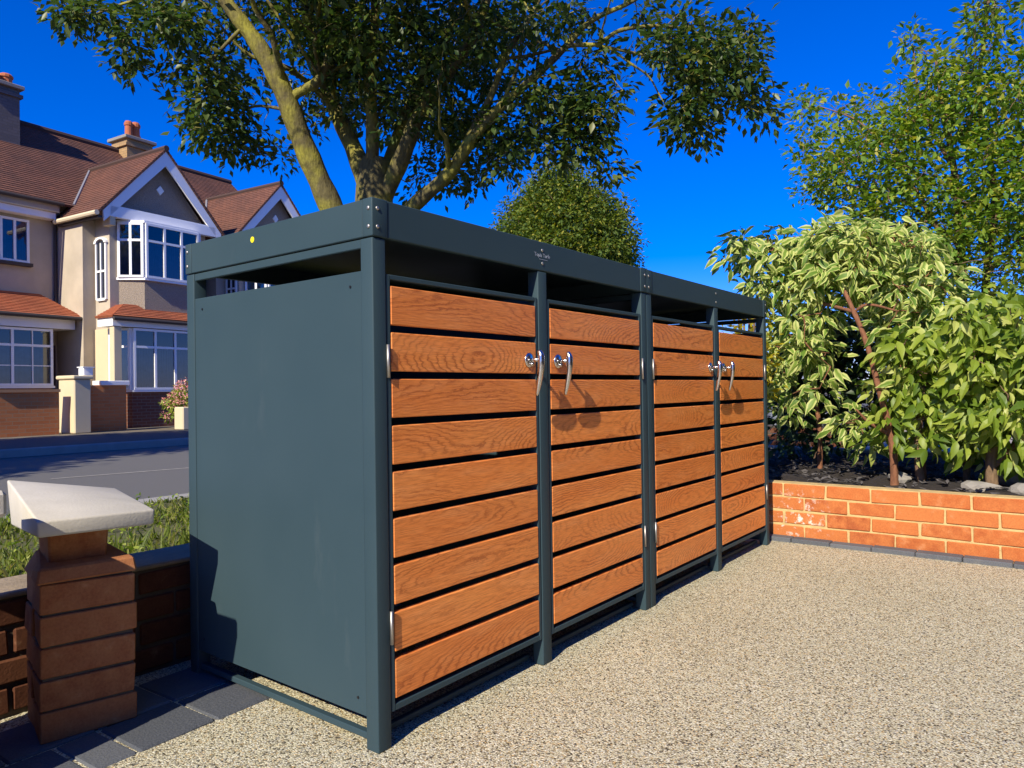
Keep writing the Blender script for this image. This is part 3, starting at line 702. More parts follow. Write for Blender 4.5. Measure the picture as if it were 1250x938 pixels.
# unseen street trees left of the view, added to shade the far pavement
for i, (x, y, s) in enumerate(((-3.2, 10.3, 1.0), (-8.5, 10.6, 1.1), (-5.6, 8.4, .8))):
    t = simple_tree('street_tree', ['unseen dense street tree by the far kerb shading the pavement', 'unseen taller dense street tree further up the far kerb shading the pavement', 'unseen small dense street tree added in the road for its shade'][i], (x, y, -.02), 2.6*s, .16*s, (0, 0, 4.9*s), (2.7*s, 2.5*s, 2.5*s), 760, 24, .42, .20, MAT['leafF'], MAT['bark2'], seed=20+i, hollow=.15)

# --- the airy small-leaved tree beyond the bed
AX = 6.0
b = atx(1172, 470, AX); at_ = empty('slender_tree', (b[0], b[1], -.02)); tag(at_, 'airy small leaved tree with thin brown stems beyond the shrub bed', 'tree')
b0 = np.array([b[0], b[1], -.02])
def AP(*a): return [(atx(x, y, X)-b0, r) for x, y, X, r in a]
L = [[(np.array([0, 0, 0.]), .06)]+AP((1172, 420, 6, .05), (1174, 350, 6, .045), (1172, 290, 6, .036), (1165, 210, 6, .028), (1150, 120, 6, .02), (1140, 60, 6, .008)),
     [(np.array([.05, 0, 0.]), .05)]+AP((1200, 420, 6.1, .04), (1205, 330, 6.1, .032), (1215, 240, 6.1, .025), (1195, 120, 6.1, .018), (1205, 20, 6.1, .012), (1212, -60, 6.1, .006)),
     AP((1174, 340, 6, .03), (1140, 270, 5.9, .022), (1095, 200, 5.8, .015), (1050, 150, 5.8, .009), (1000, 130, 5.8, .004)),
     AP((1172, 300, 6, .022), (1110, 250, 6.1, .014), (1050, 230, 6.2, .009), (990, 215, 6.2, .004)),
     AP((1160, 200, 6, .018), (1125, 130, 5.9, .012), (1115, 60, 5.9, .006)),
     AP((1210, 260, 6.1, .022), (1250, 180, 6.2, .015), (1300, 80, 6.2, .008)),
     AP((1205, 330, 6.1, .024), (1260, 280, 6.0, .017), (1330, 210, 6.0, .008)),
     AP((1135, 270, 5.9, .014), (1090, 280, 5.8, .010), (1040, 300, 5.8, .006))]
sm = grow(at_, L, MAT['bark2'], 'limb', 7)
C = []
for (px, py, rx, ry, n) in ((1010, 130, 40, 14, 14), (1030, 170, 45, 30, 34), (1005, 220, 35, 26, 20), (1060, 220, 60, 45, 80), (1090, 150, 45, 40, 44), (1120, 90, 26, 45, 24), (1115, 50, 10, 12, 5), (1150, 180, 60, 60, 100), (1160, 110, 40, 40, 40), (1205, 40, 22, 45, 26), (1210, 130, 50, 60, 80), (1230, 230, 50, 60, 90), (1130, 270, 80, 40, 100), (1060, 275, 40, 22, 30), (1290, 150, 60, 110, 110), (1210, 310, 70, 40, 60), (1120, 320, 60, 30, 40), (1280, 290, 50, 60, 50), (1150, 380, 110, 60, 60), (1350, 260, 50, 100, 60), (1240, -60, 60, 70, 60), (980, 190, 8, 50, 8)):
    for _ in range(n):
        a = RND.uniform(0, 6.283); q = math.sqrt(RND.random()); C.append(atx(px+rx*q*math.cos(a), py+ry*q*math.sin(a), 6+RND.uniform(-.7, .7))-b0)
C = np.array(C); twigs_to(at_, C, sm, MAT['bark2'], .0045)
leaves('crown', *cluster_leaves(C, 24, .16, .15, .066), T_SMALL, MAT['leafS'], at_)

# ================================================================== SHRUB BED
bed = MB(); nx, ny = 30, 40
for i in range(nx+1):
    for j in range(ny+1):
        x = 3.08+i*(2.6/nx); y = 1.0-j*(3.6/ny); bed.v.append((x, y, .262+.03*math.sin(x*9+y*4)*math.sin(y*11)+RND.uniform(-.012, .012)))
for i in range(nx):
    for j in range(ny): a = i*(ny+1)+j; bed.f.append((a, a+1, a+ny+2, a+ny+1)[::-1])
tag(bed.build('flower_bed', MAT['soil'], smooth=True), kind='structure')
tag(bx(5.6, 5.72, -2.6, 1.0, -.02, .30).build('bed_kerb', MAT['stone'], bevel=.01), kind='structure')
sheet('side_path', 5.72, 14, -6, 3.6, 0.0, MAT['paving'])
# mulch chips
ch = MB()
for _ in range(1500):
    x = RND.uniform(3.1, 5.2); y = RND.uniform(-2.2, .95); a = RND.uniform(0, 3.14); l = RND.uniform(.012, .04); w = l*RND.uniform(.3, .7); z = .272+.03*math.sin(x*9+y*4)*math.sin(y*11)
    ca, sa = math.cos(a), math.sin(a); t = RND.uniform(-.012, .012)
    ch.add([(x-l*ca, y-l*sa, z-t), (x+w*sa, y-w*ca, z+.006), (x+l*ca, y+l*sa, z+t+.004), (x-w*sa, y+w*ca, z+.007)], [(0, 1, 2, 3)])
tag(ch.build('mulch', MAT['chip']), 'dark bark and slate mulch covering the shrub bed', 'mulch', kind='stuff')
def stone(x, y, z, s, label):
    bm = bmesh.new(); bmesh.ops.create_icosphere(bm, subdivisions=2, radius=1)
    r = random.Random(int(x*1000)); k = [Vector((r.uniform(-1, 1), r.uniform(-1, 1), r.uniform(-1, 1))).normalized() for _ in range(7)]
    for v in bm.verts:
        d = min(1, min((.72/max(.05, v.co.dot(q)) if v.co.dot(q) > 0 else 9) for q in k)); v.co = Vector((v.co.x*s[0], v.co.y*s[1], v.co.z*s[2]))*d
    me = bpy.data.meshes.new('rock'); bm.to_mesh(me); bm.free()
    tag(obj('rock', me, MAT['stone'], None, (x, y, z)), label, 'rock', 'rocks in the shrub bed')
stone(3.55, -.90, .285, (.07, .12, .04), 'long flat grey rock in the bed behind the orange wall')
stone(3.95, -.98, .31, (.09, .12, .06), 'rounded grey rock beside the stem of the green shrub')
stone(3.75, -.47, .285, (.06, .07, .045), 'small pale rock by the variegated shrub stem')
stone(3.45, -1.12, .29, (.06, .09, .05), 'small brown rock at the back of the orange wall')

def shrub(name, label, cat, basepx, X, stems, blobs, per, spread, lsize, tmpl, lmat, bmat, droop, xs, nobj, seed, twr=.006, upn=(-.5, -.2, .8)):
    rng = np.random.default_rng(seed); r = random.Random(seed)
    b = atx(basepx[0], basepx[1], X); b0 = np.array([b[0], b[1], .25]); t = empty(name, tuple(b0)); tag(t, label, cat)
    L = []
    for s in stems: L.append([(atx(x, y, xx)-b0, rr) for x, y, xx, rr in s])
    sm = grow(t, L, bmat, 'stem', 8)
    C = []
    for (px, py, rx, ry, n) in blobs:
        for _ in range(n):
            a = r.uniform(0, 6.283); q = math.sqrt(r.random()); C.append(atx(px+rx*q*math.cos(a), py+ry*q*math.sin(a), X+r.uniform(-xs, xs))-b0)
    C = np.array(C); C = C[C[:, 2] > .06]
    twigs_to(t, C, sm, bmat, twr, rng=r)
    pos, d, up, sz = cluster_leaves(C, per, spread, droop, lsize, rng, upn)
    k = pos[:, 2] > .03; pos, d, up, sz = pos[k], d[k], up[k], sz[k]
    q = pos+b0-CAM; depth = q@_f; order = np.argsort(depth-.0*sz)
    # the leaves nearest the front of the shrub are single pieces, the rest one mass
    iu = 625+FPX*(q@_r)/depth; iv = 469-FPX*(q@_u)/depth; vis = (iu > 880) & (iu < 1262) & (iv > 0)
    sel = [i for i in order if vis[i]][:nobj]; mask = np.ones(len(pos), bool); mask[sel] = False
    leaf_objects(t, pos[sel], d[sel], up[sel], sz[sel], tmpl, lmat)
    leaves('leaves', pos[mask], d[mask], up[mask], sz[mask], tmpl, lmat, t)
    return t
shrub('variegated_shrub', 'tall shrub with cream edged variegated leaves on a leaning red brown stem', 'shrub', (1092, 590), 3.95,
      [[(1092, 600, 3.7, .026), (1089, 540, 3.68, .021), (1074, 480, 3.65, .017), (1058, 420, 3.65, .016), (1041, 378, 3.68, .014), (1022, 340, 3.8, .012), (1000, 310, 3.95, .006)],
       [(1042, 382, 3.68, .010), (1060, 372, 3.65, .009), (1095, 380, 3.7, .005)], [(1040, 380, 3.68, .012), (985, 365, 3.9, .009), (945, 350, 4.0, .005)],
       [(1000, 600, 4.2, .02), (1000, 520, 4.2, .016), (985, 440, 4.2, .011), (960, 380, 4.2, .006)], [(1086, 530, 3.68, .018), (1060, 515, 3.65, .010), (1045, 500, 3.6, .005)],
       [(1022, 340, 3.8, .010), (1060, 310, 3.95, .007), (1110, 300, 4.0, .004)], [(1000, 320, 3.95, .007), (950, 305, 4.0, .005), (905, 300, 4.0, .003)],
       [(1128, 600, 4.0, .022), (1122, 520, 4.0, .018), (1110, 440, 4.0, .012), (1090, 380, 4.0, .006)]],
      [(906, 297, 12, 7, 4), (893, 312, 8, 5, 2), (930, 318, 24, 14, 12), (945, 290, 10, 6, 3), (975, 300, 34, 14, 20), (1015, 285, 34, 8, 14), (1060, 285, 34, 9, 16), (1075, 312, 46, 16, 30), (1020, 318, 46, 18, 34), (1122, 300, 14, 14, 8), (932, 352, 26, 14, 14), (985, 345, 34, 18, 24), (1050, 345, 28, 14, 14), (1090, 352, 34, 18, 22), (955, 388, 24, 14, 12), (1000, 392, 24, 12, 10), (1095, 395, 26, 12, 10), (965, 425, 26, 12, 12), (1000, 440, 16, 18, 8), (1140, 330, 20, 26, 10), (1135, 385, 22, 16, 10), (1160, 360, 16, 16, 6), (945, 455, 16, 14, 7), (985, 475, 22, 12, 8), (960, 500, 14, 8, 4), (1040, 515, 16, 9, 5), (1060, 535, 12, 9, 4), (1100, 440, 14, 12, 5)],
      12, .125, .094, T_BIG, MAT['leafV'], MAT['stemR'], .5, .26, 300, 31, upn=(-.7, -.45, .6))
shrub('broadleaf_shrub', 'wide shrub with bright green drooping leaves over the orange wall', 'shrub', (1180, 600), 3.9,
      [[(1125, 600, 3.8, .025), (1120, 540, 3.8, .02), (1128, 470, 3.8, .012), (1120, 430, 3.8, .006)], [(1212, 605, 3.75, .035), (1210, 560, 3.75, .028), (1220, 500, 3.8, .016), (1200, 430, 3.8, .008)], [(1212, 570, 3.75, .02), (1260, 520, 3.8, .012), (1300, 440, 3.8, .006)], [(1180, 600, 4.1, .025), (1180, 500, 4.1, .016), (1170, 420, 4.1, .007)], [(1330, 620, 3.8, .03), (1330, 520, 3.8, .02), (1350, 420, 3.8, .008)]],
      [(1100, 430, 18, 22, 8), (1080, 520, 20, 16, 6), (1190, 385, 30, 14, 10), (1240, 375, 24, 14, 8), (1110, 500, 20, 16, 6), (1120, 420, 30, 16, 14), (1165, 425, 30, 20, 18), (1215, 405, 32, 16, 16), (1125, 465, 24, 18, 12), (1165, 475, 28, 20, 16), (1205, 455, 30, 22, 20), (1240, 440, 24, 22, 14), (1145, 510, 20, 14, 8), (1190, 515, 26, 14, 10), (1235, 500, 28, 22, 16), (1245, 545, 22, 16, 9), (1175, 545, 14, 8, 3), (1130, 545, 12, 8, 3), (1215, 550, 14, 10, 4), (1300, 470, 50, 70, 50), (1370, 480, 50, 80, 50), (1085, 470, 14, 16, 5)],
      16, .135, .090, T_BIG, MAT['leafG'], MAT['bark2'], .75, .34, 300, 32, upn=(-.8, -.5, .5))
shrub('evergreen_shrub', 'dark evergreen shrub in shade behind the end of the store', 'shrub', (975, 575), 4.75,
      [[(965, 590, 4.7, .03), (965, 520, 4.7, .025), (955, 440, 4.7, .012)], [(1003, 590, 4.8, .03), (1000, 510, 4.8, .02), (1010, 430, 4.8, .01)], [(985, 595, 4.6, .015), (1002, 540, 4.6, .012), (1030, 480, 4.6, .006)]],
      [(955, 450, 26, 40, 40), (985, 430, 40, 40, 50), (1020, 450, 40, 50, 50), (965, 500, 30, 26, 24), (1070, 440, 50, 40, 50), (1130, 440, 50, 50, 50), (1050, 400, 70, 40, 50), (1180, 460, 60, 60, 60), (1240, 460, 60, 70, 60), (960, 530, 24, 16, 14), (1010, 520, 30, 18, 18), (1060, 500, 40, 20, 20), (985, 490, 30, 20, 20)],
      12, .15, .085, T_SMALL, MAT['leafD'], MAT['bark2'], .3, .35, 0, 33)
# golden shrub seen through the slot of the end unit
pg = atx(912, 400, 3.42); 
t = empty('golden_shrub', (pg[0], pg[1], .22)); tag(t, 'golden yellow shrub seen through the gap under the store roof', 'shrub')
rng = np.random.default_rng(3); L = [[((0, 0, 0), .02), ((.02*i-.03, .02*(i-1), .6), .013), ((.06*i-.09, .06*(i-1.5), 1.15), .005)] for i in range(4)]
sm = grow(t, L, MAT['bark2'], 'stem', 6); v = rng.normal(0, 1, (150, 3)); v /= np.linalg.norm(v, axis=1, keepdims=True)
Cg = v*rng.uniform(.3, 1, (150, 1))*np.array([.15, .16, .34])+np.array([.0, 0, .80]); twigs_to(t, Cg, sm, MAT['bark2'], .004)
leaves('leaves', *cluster_leaves(Cg, 9, .09, .2, .05, rng), T_SMALL, MAT['leafY'], t)
# neighbour's low wall and grey box beyond the bed
nw = empty('neighbour_wall', (7.2, .55, 0)); tag(nw, 'low brown brick wall in shade beyond the shrub bed', 'wall')
items = []
for c in range(5):
    for k in range(8): items.append((.05, .11+k*.2247+(.11 if c % 2 else 0), .04+c*.0775, math.pi/2))
bx(.004, .2, .02, 1.9, 0, .40).build('mortar', MAT['mortarD'], nw); put_bricks(nw, rb, MAT['brickR'], items)
gb = empty('utility_cabinet', (8.6, 1.62, 0)); tag(gb, 'pale grey utility cabinet glimpsed behind the dark shrub stems', 'cabinet')
gm = m_plain('grey_cabinet_paint', (.30, .33, .36), .5, .08)
bx(-.2, .2, -.22, .22, .05, .62).build('body', gm, gb, bevel=.01); bx(-.23, .23, -.25, .25, .62, .66).build('lid', gm, gb, bevel=.008); bx(-.21, .21, -.23, .23, 0, .05).build('plinth', MAT['kerb'], gb)

# ================================================================== GRASS VERGE
def grass():
    n = 30000; x = NPR.uniform(-1.2, 4.2, n); y = NPR.uniform(1.2, 3.8, n)
    keep = NPR.uniform(0, 1, n) < .55+.45*np.sin(x*3.1+y*2.2)*np.sin(y*4.3-x); x, y = x[keep], y[keep]; n = len(x)
    h = NPR.uniform(.03, .085, n)*(1+.5*np.sin(x*2.3+1)*np.sin(y*3.7)); a = NPR.uniform(0, 6.283, n); w = NPR.uniform(.004, .010, n); lean = NPR.normal(0, .45, (n, 2))*h[:, None]
    V = np.zeros((n, 3, 3)); V[:, 0] = np.stack([x-w*np.cos(a), y-w*np.sin(a), np.full(n, .098)], 1); V[:, 1] = np.stack([x+w*np.cos(a), y+w*np.sin(a), np.full(n, .098)], 1); V[:, 2] = np.stack([x+lean[:, 0], y+lean[:, 1], .098+h], 1)
    me = bpy.data.meshes.new('grass'); me.from_pydata(V.reshape(-1, 3).tolist(), [], np.arange(3*n).reshape(-1, 3).tolist())
    at = me.attributes.new('rnd', 'FLOAT', 'POINT'); at.data.foreach_set('value', np.repeat(NPR.uniform(0, 1, n), 3).astype(np.float32))
    m = m_leaf('grass_blade', [(0, (.075, .12, .015)), (.5, (.14, .18, .022)), (.8, (.22, .24, .04)), (1, (.30, .26, .08))], .4, .55)
    tag(obj('grass', me, m), 'bright green rough grass on the verge behind the wall', 'grass', kind='stuff')
grass()
cl_c = []
for _ in range(420): cl_c.append((RND.uniform(-.9, 3.6), RND.uniform(1.25, 3.7), RND.uniform(.12, .18)))
o = leaves('ground_cover', *cluster_leaves(np.array(cl_c), 10, .06, -.1, .035), T_SMALL, MAT['leafG'], None); tag(o, 'leafy green clover and weeds among the verge grass', 'ground cover')

# ================================================================== HOUSES
HA = math.radians(7)
MAT['white'] = m_plain('white_upvc', (.86, .86, .85), .4, .04, 3)
MAT['render'] = m_plain('tan_render', (.45, .385, .295), .9, .28, 1.6, .5, 50)
MAT['pebble'] = m_plain('pebbledash', (.33, .27, .21), .95, .45, 45, 1.0, 60, bdist=.03)
MAT['cream'] = m_plain('cream_paint', (.62, .52, .33), .7, .08, 3)
MAT['gutter'] = m_plain('cream_gutter', (.66, .56, .38), .5, .05)
MAT['timber'] = m_plain('dark_soffit', (.05, .04, .035), .7)
MAT['tile'] = None
def m_tile(name, a, b, dk):
    t = NT(name); v = t.coord('UV'); br = t.n('TexBrick'); t.l(v, br.inputs['Vector']); br.inputs['Scale'].default_value = 1
    br.inputs['Color1'].default_value = (*a, 1); br.inputs['Color2'].default_value = (*b, 1); br.inputs['Mortar'].default_value = (*dk, 1)
    br.inputs['Brick Width'].default_value = .17; br.inputs['Row Height'].default_value = .105; br.inputs['Mortar Size'].default_value = .005
    n1 = t.noise(v, 1.1, 5); c = t.mix(t.ramp(n1.outputs[0], [(.4, (0, 0, 0)), (.7, (.6,)*3)]), br.outputs['Color'], dk)
    t.l(c, t.p.inputs['Base Color']); t.set(Roughness=.85); t.bump(t.math('SUBTRACT', 1., br.outputs['Fac']), .6, .02); return t.m
MAT['tile'] = m_tile('clay_roof_tile', (.145, .058, .036), (.21, .085, .050), (.06, .032, .025))
MAT['tileR'] = m_tile('red_canopy_tile', (.40, .105, .040), (.46, .14, .055), (.20, .06, .03))
MAT['hbrick'] = m_brickwall('house_brick', (.15, .055, .032), (.22, .085, .045), (.24, .20, .15))
MAT['hbrickO'] = m_brickwall('garden_brick', (.56, .17, .045), (.64, .23, .07), (.45, .28, .14))
MAT['stack'] = m_brickwall('stack_brick', (.34, .21, .09), (.42, .27, .12), (.20, .15, .10))
MAT['stackD'] = m_brickwall('shaded_stack', (.11, .10, .095), (.15, .13, .12), (.09, .08, .075))  # stack brick darkened, the shade of its front side is in the colour
MAT['pot'] = m_plain('terracotta_pot', (.42, .12, .045), .8, .2, 9)
MAT['curtain'] = m_plain('net_curtain', (.20, .25, .36), .9, .35, 6)
MAT['lead'] = m_plain('lead_flashing', (.22, .22, .24), .6)
def m_glass():
    t = NT('window_glass'); t.t.nodes.remove(t.p); gl = t.n('BsdfGlossy'); gl.inputs['Roughness'].default_value = .03; gl.inputs['Color'].default_value = (.9, .95, 1, 1)
    tr = t.n('BsdfTransparent'); tr.inputs['Color'].default_value = (.55, .62, .72, 1); fr = t.n('Fresnel'); fr.inputs['IOR'].default_value = 1.9
    mx = t.n('MixShader'); t.l(fr.outputs[0], mx.inputs[0]); t.l(tr.outputs[0], mx.inputs[1]); t.l(gl.outputs[0], mx.inputs[2]); t.l(mx.outputs[0], t.out.inputs[0]); return t.m
MAT['glass'] = m_glass()
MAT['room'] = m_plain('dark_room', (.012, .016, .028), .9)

def uv_box(o):      # metric UVs: u along the horizontal, v up
    me = o.data; uv = me.uv_layers.new(name='UVMap') if not me.uv_layers else me.uv_layers[0]
    for p in me.polygons:
        n = p.normal; h = Vector((-n.y, n.x, 0)); h = h.normalized() if h.length > 1e-4 else Vector((1, 0, 0)); vv = n.cross(h)
        for li in p.loop_indices:
            c = me.vertices[me.loops[li].vertex_index].co; uv.data[li].uv = (c.dot(h), c.dot(vv) if abs(n.z) < .99 else c.y)
    return o
def courses(quad, th=.035, step=.105, lap=.012):
    """quad: eave-left, eave-right, ridge-right, ridge-left; real stepped tile courses"""
    m = MB(); a, b, c, d = [Vector(q) for q in quad]; nrm = (b-a).cross(d-a).normalized(); L = max((d-a).length, (c-b).length); n = max(2, int(L/step))
    for i in range(n):
        t0, t1 = i/n, min(1, (i+1)/n+.25/n)
        p0 = a+(d-a)*t0; p1 = b+(c-b)*t0; p2 = b+(c-b)*t1; p3 = a+(d-a)*t1
        off = nrm*(lap+.012)
        m.add([p0+off, p1+off, p2+nrm*.006, p3+nrm*.006, p0-nrm*th, p1-nrm*th, p2-nrm*th, p3-nrm*th], [(0, 1, 2, 3), (0, 4, 5, 1), (1, 5, 6, 2), (3, 7, 4, 0), (7, 6, 5, 4)])
    return m
def roof(name, quad, mat, parent, **k): return uv_box(courses(quad, **k).build(name, mat, parent))
def facet_frame(p0, p1):
    d = Vector((p1[0]-p0[0], p1[1]-p0[1], 0)); L = d.length; d.normalize(); return d, Vector((d.y, -d.x, 0)), L    # along, outward
def window(parent, p0, p1, z0, z1, cols, transom=.3, w=.055, curtain=True, small=0):
    """frame on the facet p0->p1 (outward on the right-hand side); panes and curtain as sub-parts"""
    d, o_, L = facet_frame(p0, p1); P0 = Vector((p0[0], p0[1], 0))
    def pt(s, z, e): return P0+d*s+o_*e+Vector((0, 0, z))
    def bar(m, s0, s1, za, zb, e0, e1):
        m.hexa([pt(s0, za, e1), pt(s1, za, e1), pt(s1, za, e0), pt(s0, za, e0)], [pt(s0, zb, e1), pt(s1, zb, e1), pt(s1, zb, e0), pt(s0, zb, e0)])
    m = MB(); bar(m, 0, L, z0, z0+w, .0, .085); bar(m, 0, L, z1-w, z1, .0, .08); bar(m, 0, w, z0+w, z1-w, 0, .08); bar(m, L-w, L, z0+w, z1-w, 0, .08)
    zt = z1-(z1-z0)*transom
    cw = (L-w)/cols
    for i in range(1, cols): bar(m, i*cw, i*cw+w, z0+w, z1-w, 0, .079)
    if transom:
        for i in range(cols): bar(m, i*cw+w, (i+1)*cw, zt-w/2, zt+w/2, 0, .078)
    if small:
        for i in range(cols):
            a, b_ = i*cw+w, (i+1)*cw
            for k in range(1, small): bar(m, a+(b_-a)*k/small-.011, a+(b_-a)*k/small+.011, z0+w, z1-w, .01, .076)
            bar(m, a, b_, (z0+zt)/2-.011, (z0+zt)/2+.011, .01, .0755)
    win = m.build('window', MAT['white'], parent)
    rm = MB(); rm.add([pt(w*.6, z0+w*.6, .004), pt(L-w*.6, z0+w*.6, .004), pt(L-w*.6, z1-w*.6, .004), pt(w*.6, z1-w*.6, .004)], [(0, 1, 2, 3)]); rm.build('room', MAT['room'], win)
    for i in range(cols):
        a, b_ = i*cw+w, (i+1)*cw
        for (za, zb) in (((z0+w, zt-w/2), (zt+w/2, z1-w)) if transom else ((z0+w, z1-w),)):
            g = MB(); g.add([pt(a, za, .05), pt(b_, za, .05), pt(b_, zb, .05), pt(a, zb, .05)], [(0, 1, 2, 3)]); g.build('pane', MAT['glass'], win)
        if curtain:
            c = MB(); n = 14; c0 = len(c.v)
            for k in range(n+1):
                e = .012+.014*(k % 2); s = a+(b_-a)*k/n; c.v += [tuple(pt(s, z0+w, e)), tuple(pt(s, zt if transom else z1-w, e))]
            for k in range(n): c.f.append((2*k, 2*k+2, 2*k+3, 2*k+1))
            c.build('curtain', MAT['curtain'], win)
    return win
def wallbox(name, mat, parent, *a): return uv_box(bx(*a).build(name, mat, parent))

EAVE = 5.5; RT = 4.6; RZ = 8.30; EV_T = 1.25
def main_z(t): return EAVE+(RZ-EAVE)*(t-EV_T)/(RT-EV_T)
def chimney(parent, s0, s1, t0, t1, z0, z1, mat, pots):
    ch = wallbox('chimney', mat, parent, s0, s1, t0, t1, z0, z1)
    uv_box(MB().box(s0-.06, s1+.06, t0-.06, t1+.06, z1-.22, z1-.13).build('chimney_band', mat, ch)); bx(s0-.09, s1+.09, t0-.09, t1+.09, z1, z1+.10).build('chimney_cap', MAT['stone'], ch, bevel=.015)
    for (s, t, h, r) in pots: MB().tube([(s, t, z1+.08), (s, t, z1+.12), (s, t, z1+h*.75), (s, t, z1+h*.78), (s, t, z1+h*.9), (s, t, z1+h)], [r*1.1, r, r*.92, r*1.12, r*1.12, r*.8], 12).build('chimney_pot', MAT['pot'], ch)
def gable_house(off, label, with_chimney):
    h = empty('terraced_house', (6.57+off*math.cos(HA), 16.7+off*math.sin(HA), .0), HA); tag(h, label, 'house', 'terrace of houses across the road')
    Rn = MAT['render']
    wallbox('wall', Rn, h, -.3, 3.34, 1.75, 8.0, 0, 5.60)         # main body
    wallbox('side_wall', Rn, h, -.3, 2.75, .6, 1.748, 0, 5.08)
    wallbox('front_wall', Rn, h, 0, 2.6, 0, .598, 0, 5.28)          # gabled projection
    # main roof, front and rear
    roof('roof', [(-.37, 1.4, 5.52), (3.34, 1.4, 5.52), (3.34, RT, RZ), (-.37, RT, RZ)], MAT['tile'], h)
    roof('roof', [(3.34, 8.3, EAVE-.2), (-.36, 8.3, EAVE-.2), (-.36, RT, RZ), (3.34, RT, RZ)], MAT['tile'], h)
    MB().tube([(-.36, RT, RZ+.02), (3.34, RT, RZ+.02)], .10, 8).build('ridge_tile', MAT['tile'], h)
    # gable roof
    gs, gz, ez = 1.30, 7.02, 5.32; tb = 3.1
    roof('gable_roof', [(-.42, 3.1, 5.12), (-.42, -.30, 5.12), (gs, -.30, gz), (gs, tb, gz)], MAT['tile'], h)
    roof('gable_roof', [(3.02, -.30, 5.12), (3.02, 3.1, 5.12), (gs, tb, gz), (gs, -.30, gz)], MAT['tile'], h)
    MB().tube([(gs, -.31, gz+.02), (gs, tb, gz+.02)], .075, 8).build('ridge_tile', MAT['tile'], h)
    MB().tube([(-.06, 1.40, 5.57), (gs, 3.13, 7.07)], .035, 6).build('valley_flashing', MAT['lead'], h)
    g = MB(); g.add([(0, 0, 5.28), (2.6, 0, 5.28), (gs, 0, 6.84), (0, .5, 5.28), (2.6, .5, 5.28), (gs, .5, 6.84)], [(0, 1, 2), (5, 4, 3), (0, 3, 4, 1), (1, 4, 5, 2), (2, 5, 3, 0)]); g.build('gable_wall', MAT['pebble'], h)
    # bargeboards, tie board, diamond
    for sgn in (-1, 1):
        ex = gs+sgn*1.60
        b_ = MB(); pts = [(gs, -.27, gz-.03), (ex, -.27, ez-.16), (ex-sgn*.03, -.27, ez-.40), (gs, -.27, gz-.42)]
        if sgn < 0: pts = pts[::-1]
        b_.slab([Vector(q) for q in pts][::-1], .05); b_.build('bargeboard', MAT['white'], h)
    bx(-.12, 2.72, -.27, -.12, 5.06, 5.30).build('tie_board', MAT['white'], h)
    bx(-.02, 2.62, -.26, -.001, 5.30, 5.33).build('ledge', MAT['white'], h)
    dm = MB(); dm.add([(gs-.10, -.03, 6.02), (gs, -.03, 5.90), (gs+.10, -.03, 6.02), (gs, -.03, 6.14), (gs-.10, -.001, 6.02), (gs, -.001, 5.90), (gs+.10, -.001, 6.02), (gs, -.001, 6.14)], [(0, 1, 2, 3), (0, 4, 5, 1), (1, 5, 6, 2), (2, 6, 7, 3), (3, 7, 4, 0)]); dm.build('diamond_plaque', MAT['white'], h)
    # eaves gutter on the left return, soffit and downpipe
    MB().tube([(-.46, -.30, 5.08), (-.46, 1.5, 5.08)], .06, 8).build('gutter', MAT['gutter'], h); bx(-.40, -.304, -.25, 1.5, 4.98, 5.03).build('soffit', MAT['timber'], h)
    bx(-.13, -.003, -.26, .05, 4.86, 5.11).build('bracket', MAT['cream'], h)
    # upper bay
    ub = [(.22, 0), (.58, -.46), (2.02, -.46), (2.38, 0)]
    m = MB(); m.prism(ub, 2.9, 3.68); m.build('bay_panel', MAT['pebble'], h)
    m = MB(); m.prism([(.26, 0), (.60, -.42), (2.0, -.42), (2.34, 0)], 3.68, 5.05); m.build('bay_core', MAT['room'], h)
    window(h, ub[0], ub[1], 3.68, 5.0, 2, .32); window(h, ub[1], ub[2], 3.68, 5.0, 3, .32); window(h, ub[2], ub[3], 3.68, 5.0, 2, .32)
    m = MB(); m.prism([(.16, 0), (.55, -.53), (2.05, -.53), (2.44, 0)], 3.62, 3.68); m.build('sill', MAT['white'], h)
    m = MB(); m.prism([(.16, 0), (.55, -.52), (2.05, -.52), (2.44, 0)], 5.001, 5.055); m.build('head_board', MAT['white'], h)
    # ground-floor bay with tiled skirt roof
    gb_ = [(.0, 0), (.22, -.50), (2.38, -.50), (2.6, 0)]
    m = MB(); m.prism(gb_, 0, .95); uv_box(m.build('bay_base', MAT['hbrick'], h))
    m = MB(); m.prism([(.04, 0), (.25, -.45), (2.35, -.45), (2.56, 0)], .95, 2.45); m.build('bay_core', MAT['room'], h)
    window(h, gb_[0], gb_[1], .98, 2.44, 1, .30); window(h, gb_[1], gb_[2], .98, 2.44, 4, .30); window(h, gb_[2], gb_[3], .98, 2.44, 1, .30)
    m = MB(); m.prism([(-.06, 0), (.19, -.58), (2.41, -.58), (2.66, 0)], .93, .98); m.build('sill', MAT['white'], h)
    m = MB(); m.prism([(-.3, 0), (-.3, -.62), (2.62, -.62), (2.75, 0)], 2.46, 2.66); m.build('fascia_board', MAT['white'], h)
    roof('skirt_roof', [(-.36, -.72, 2.68), (2.7, -.72, 2.68), (2.35, -.30, 3.02), (.18, -.30, 3.02)], MAT['tileR'], h, step=.09)
    roof('skirt_roof', [(-.36, .0, 2.68), (-.36, -.72, 2.68), (.18, -.30, 3.02), (.18, .0, 3.02)], MAT['tileR'], h, step=.09)
    MB().tube([(-.36, -.75, 2.62), (2.7, -.75, 2.62)], .045, 8).build('gutter', MAT['timber'], h)
    bx(-.27, -.08, -.60, -.42, 0, 2.455).build('porch_post', MAT['cream'], h, bevel=.012)
    MB().tube([(-.36, 1.70, 5.05), (-.36, 1.70, 3.4), (-.36, 1.70, 2.8)], .035, 8).build('downpipe', MAT['timber'], h)
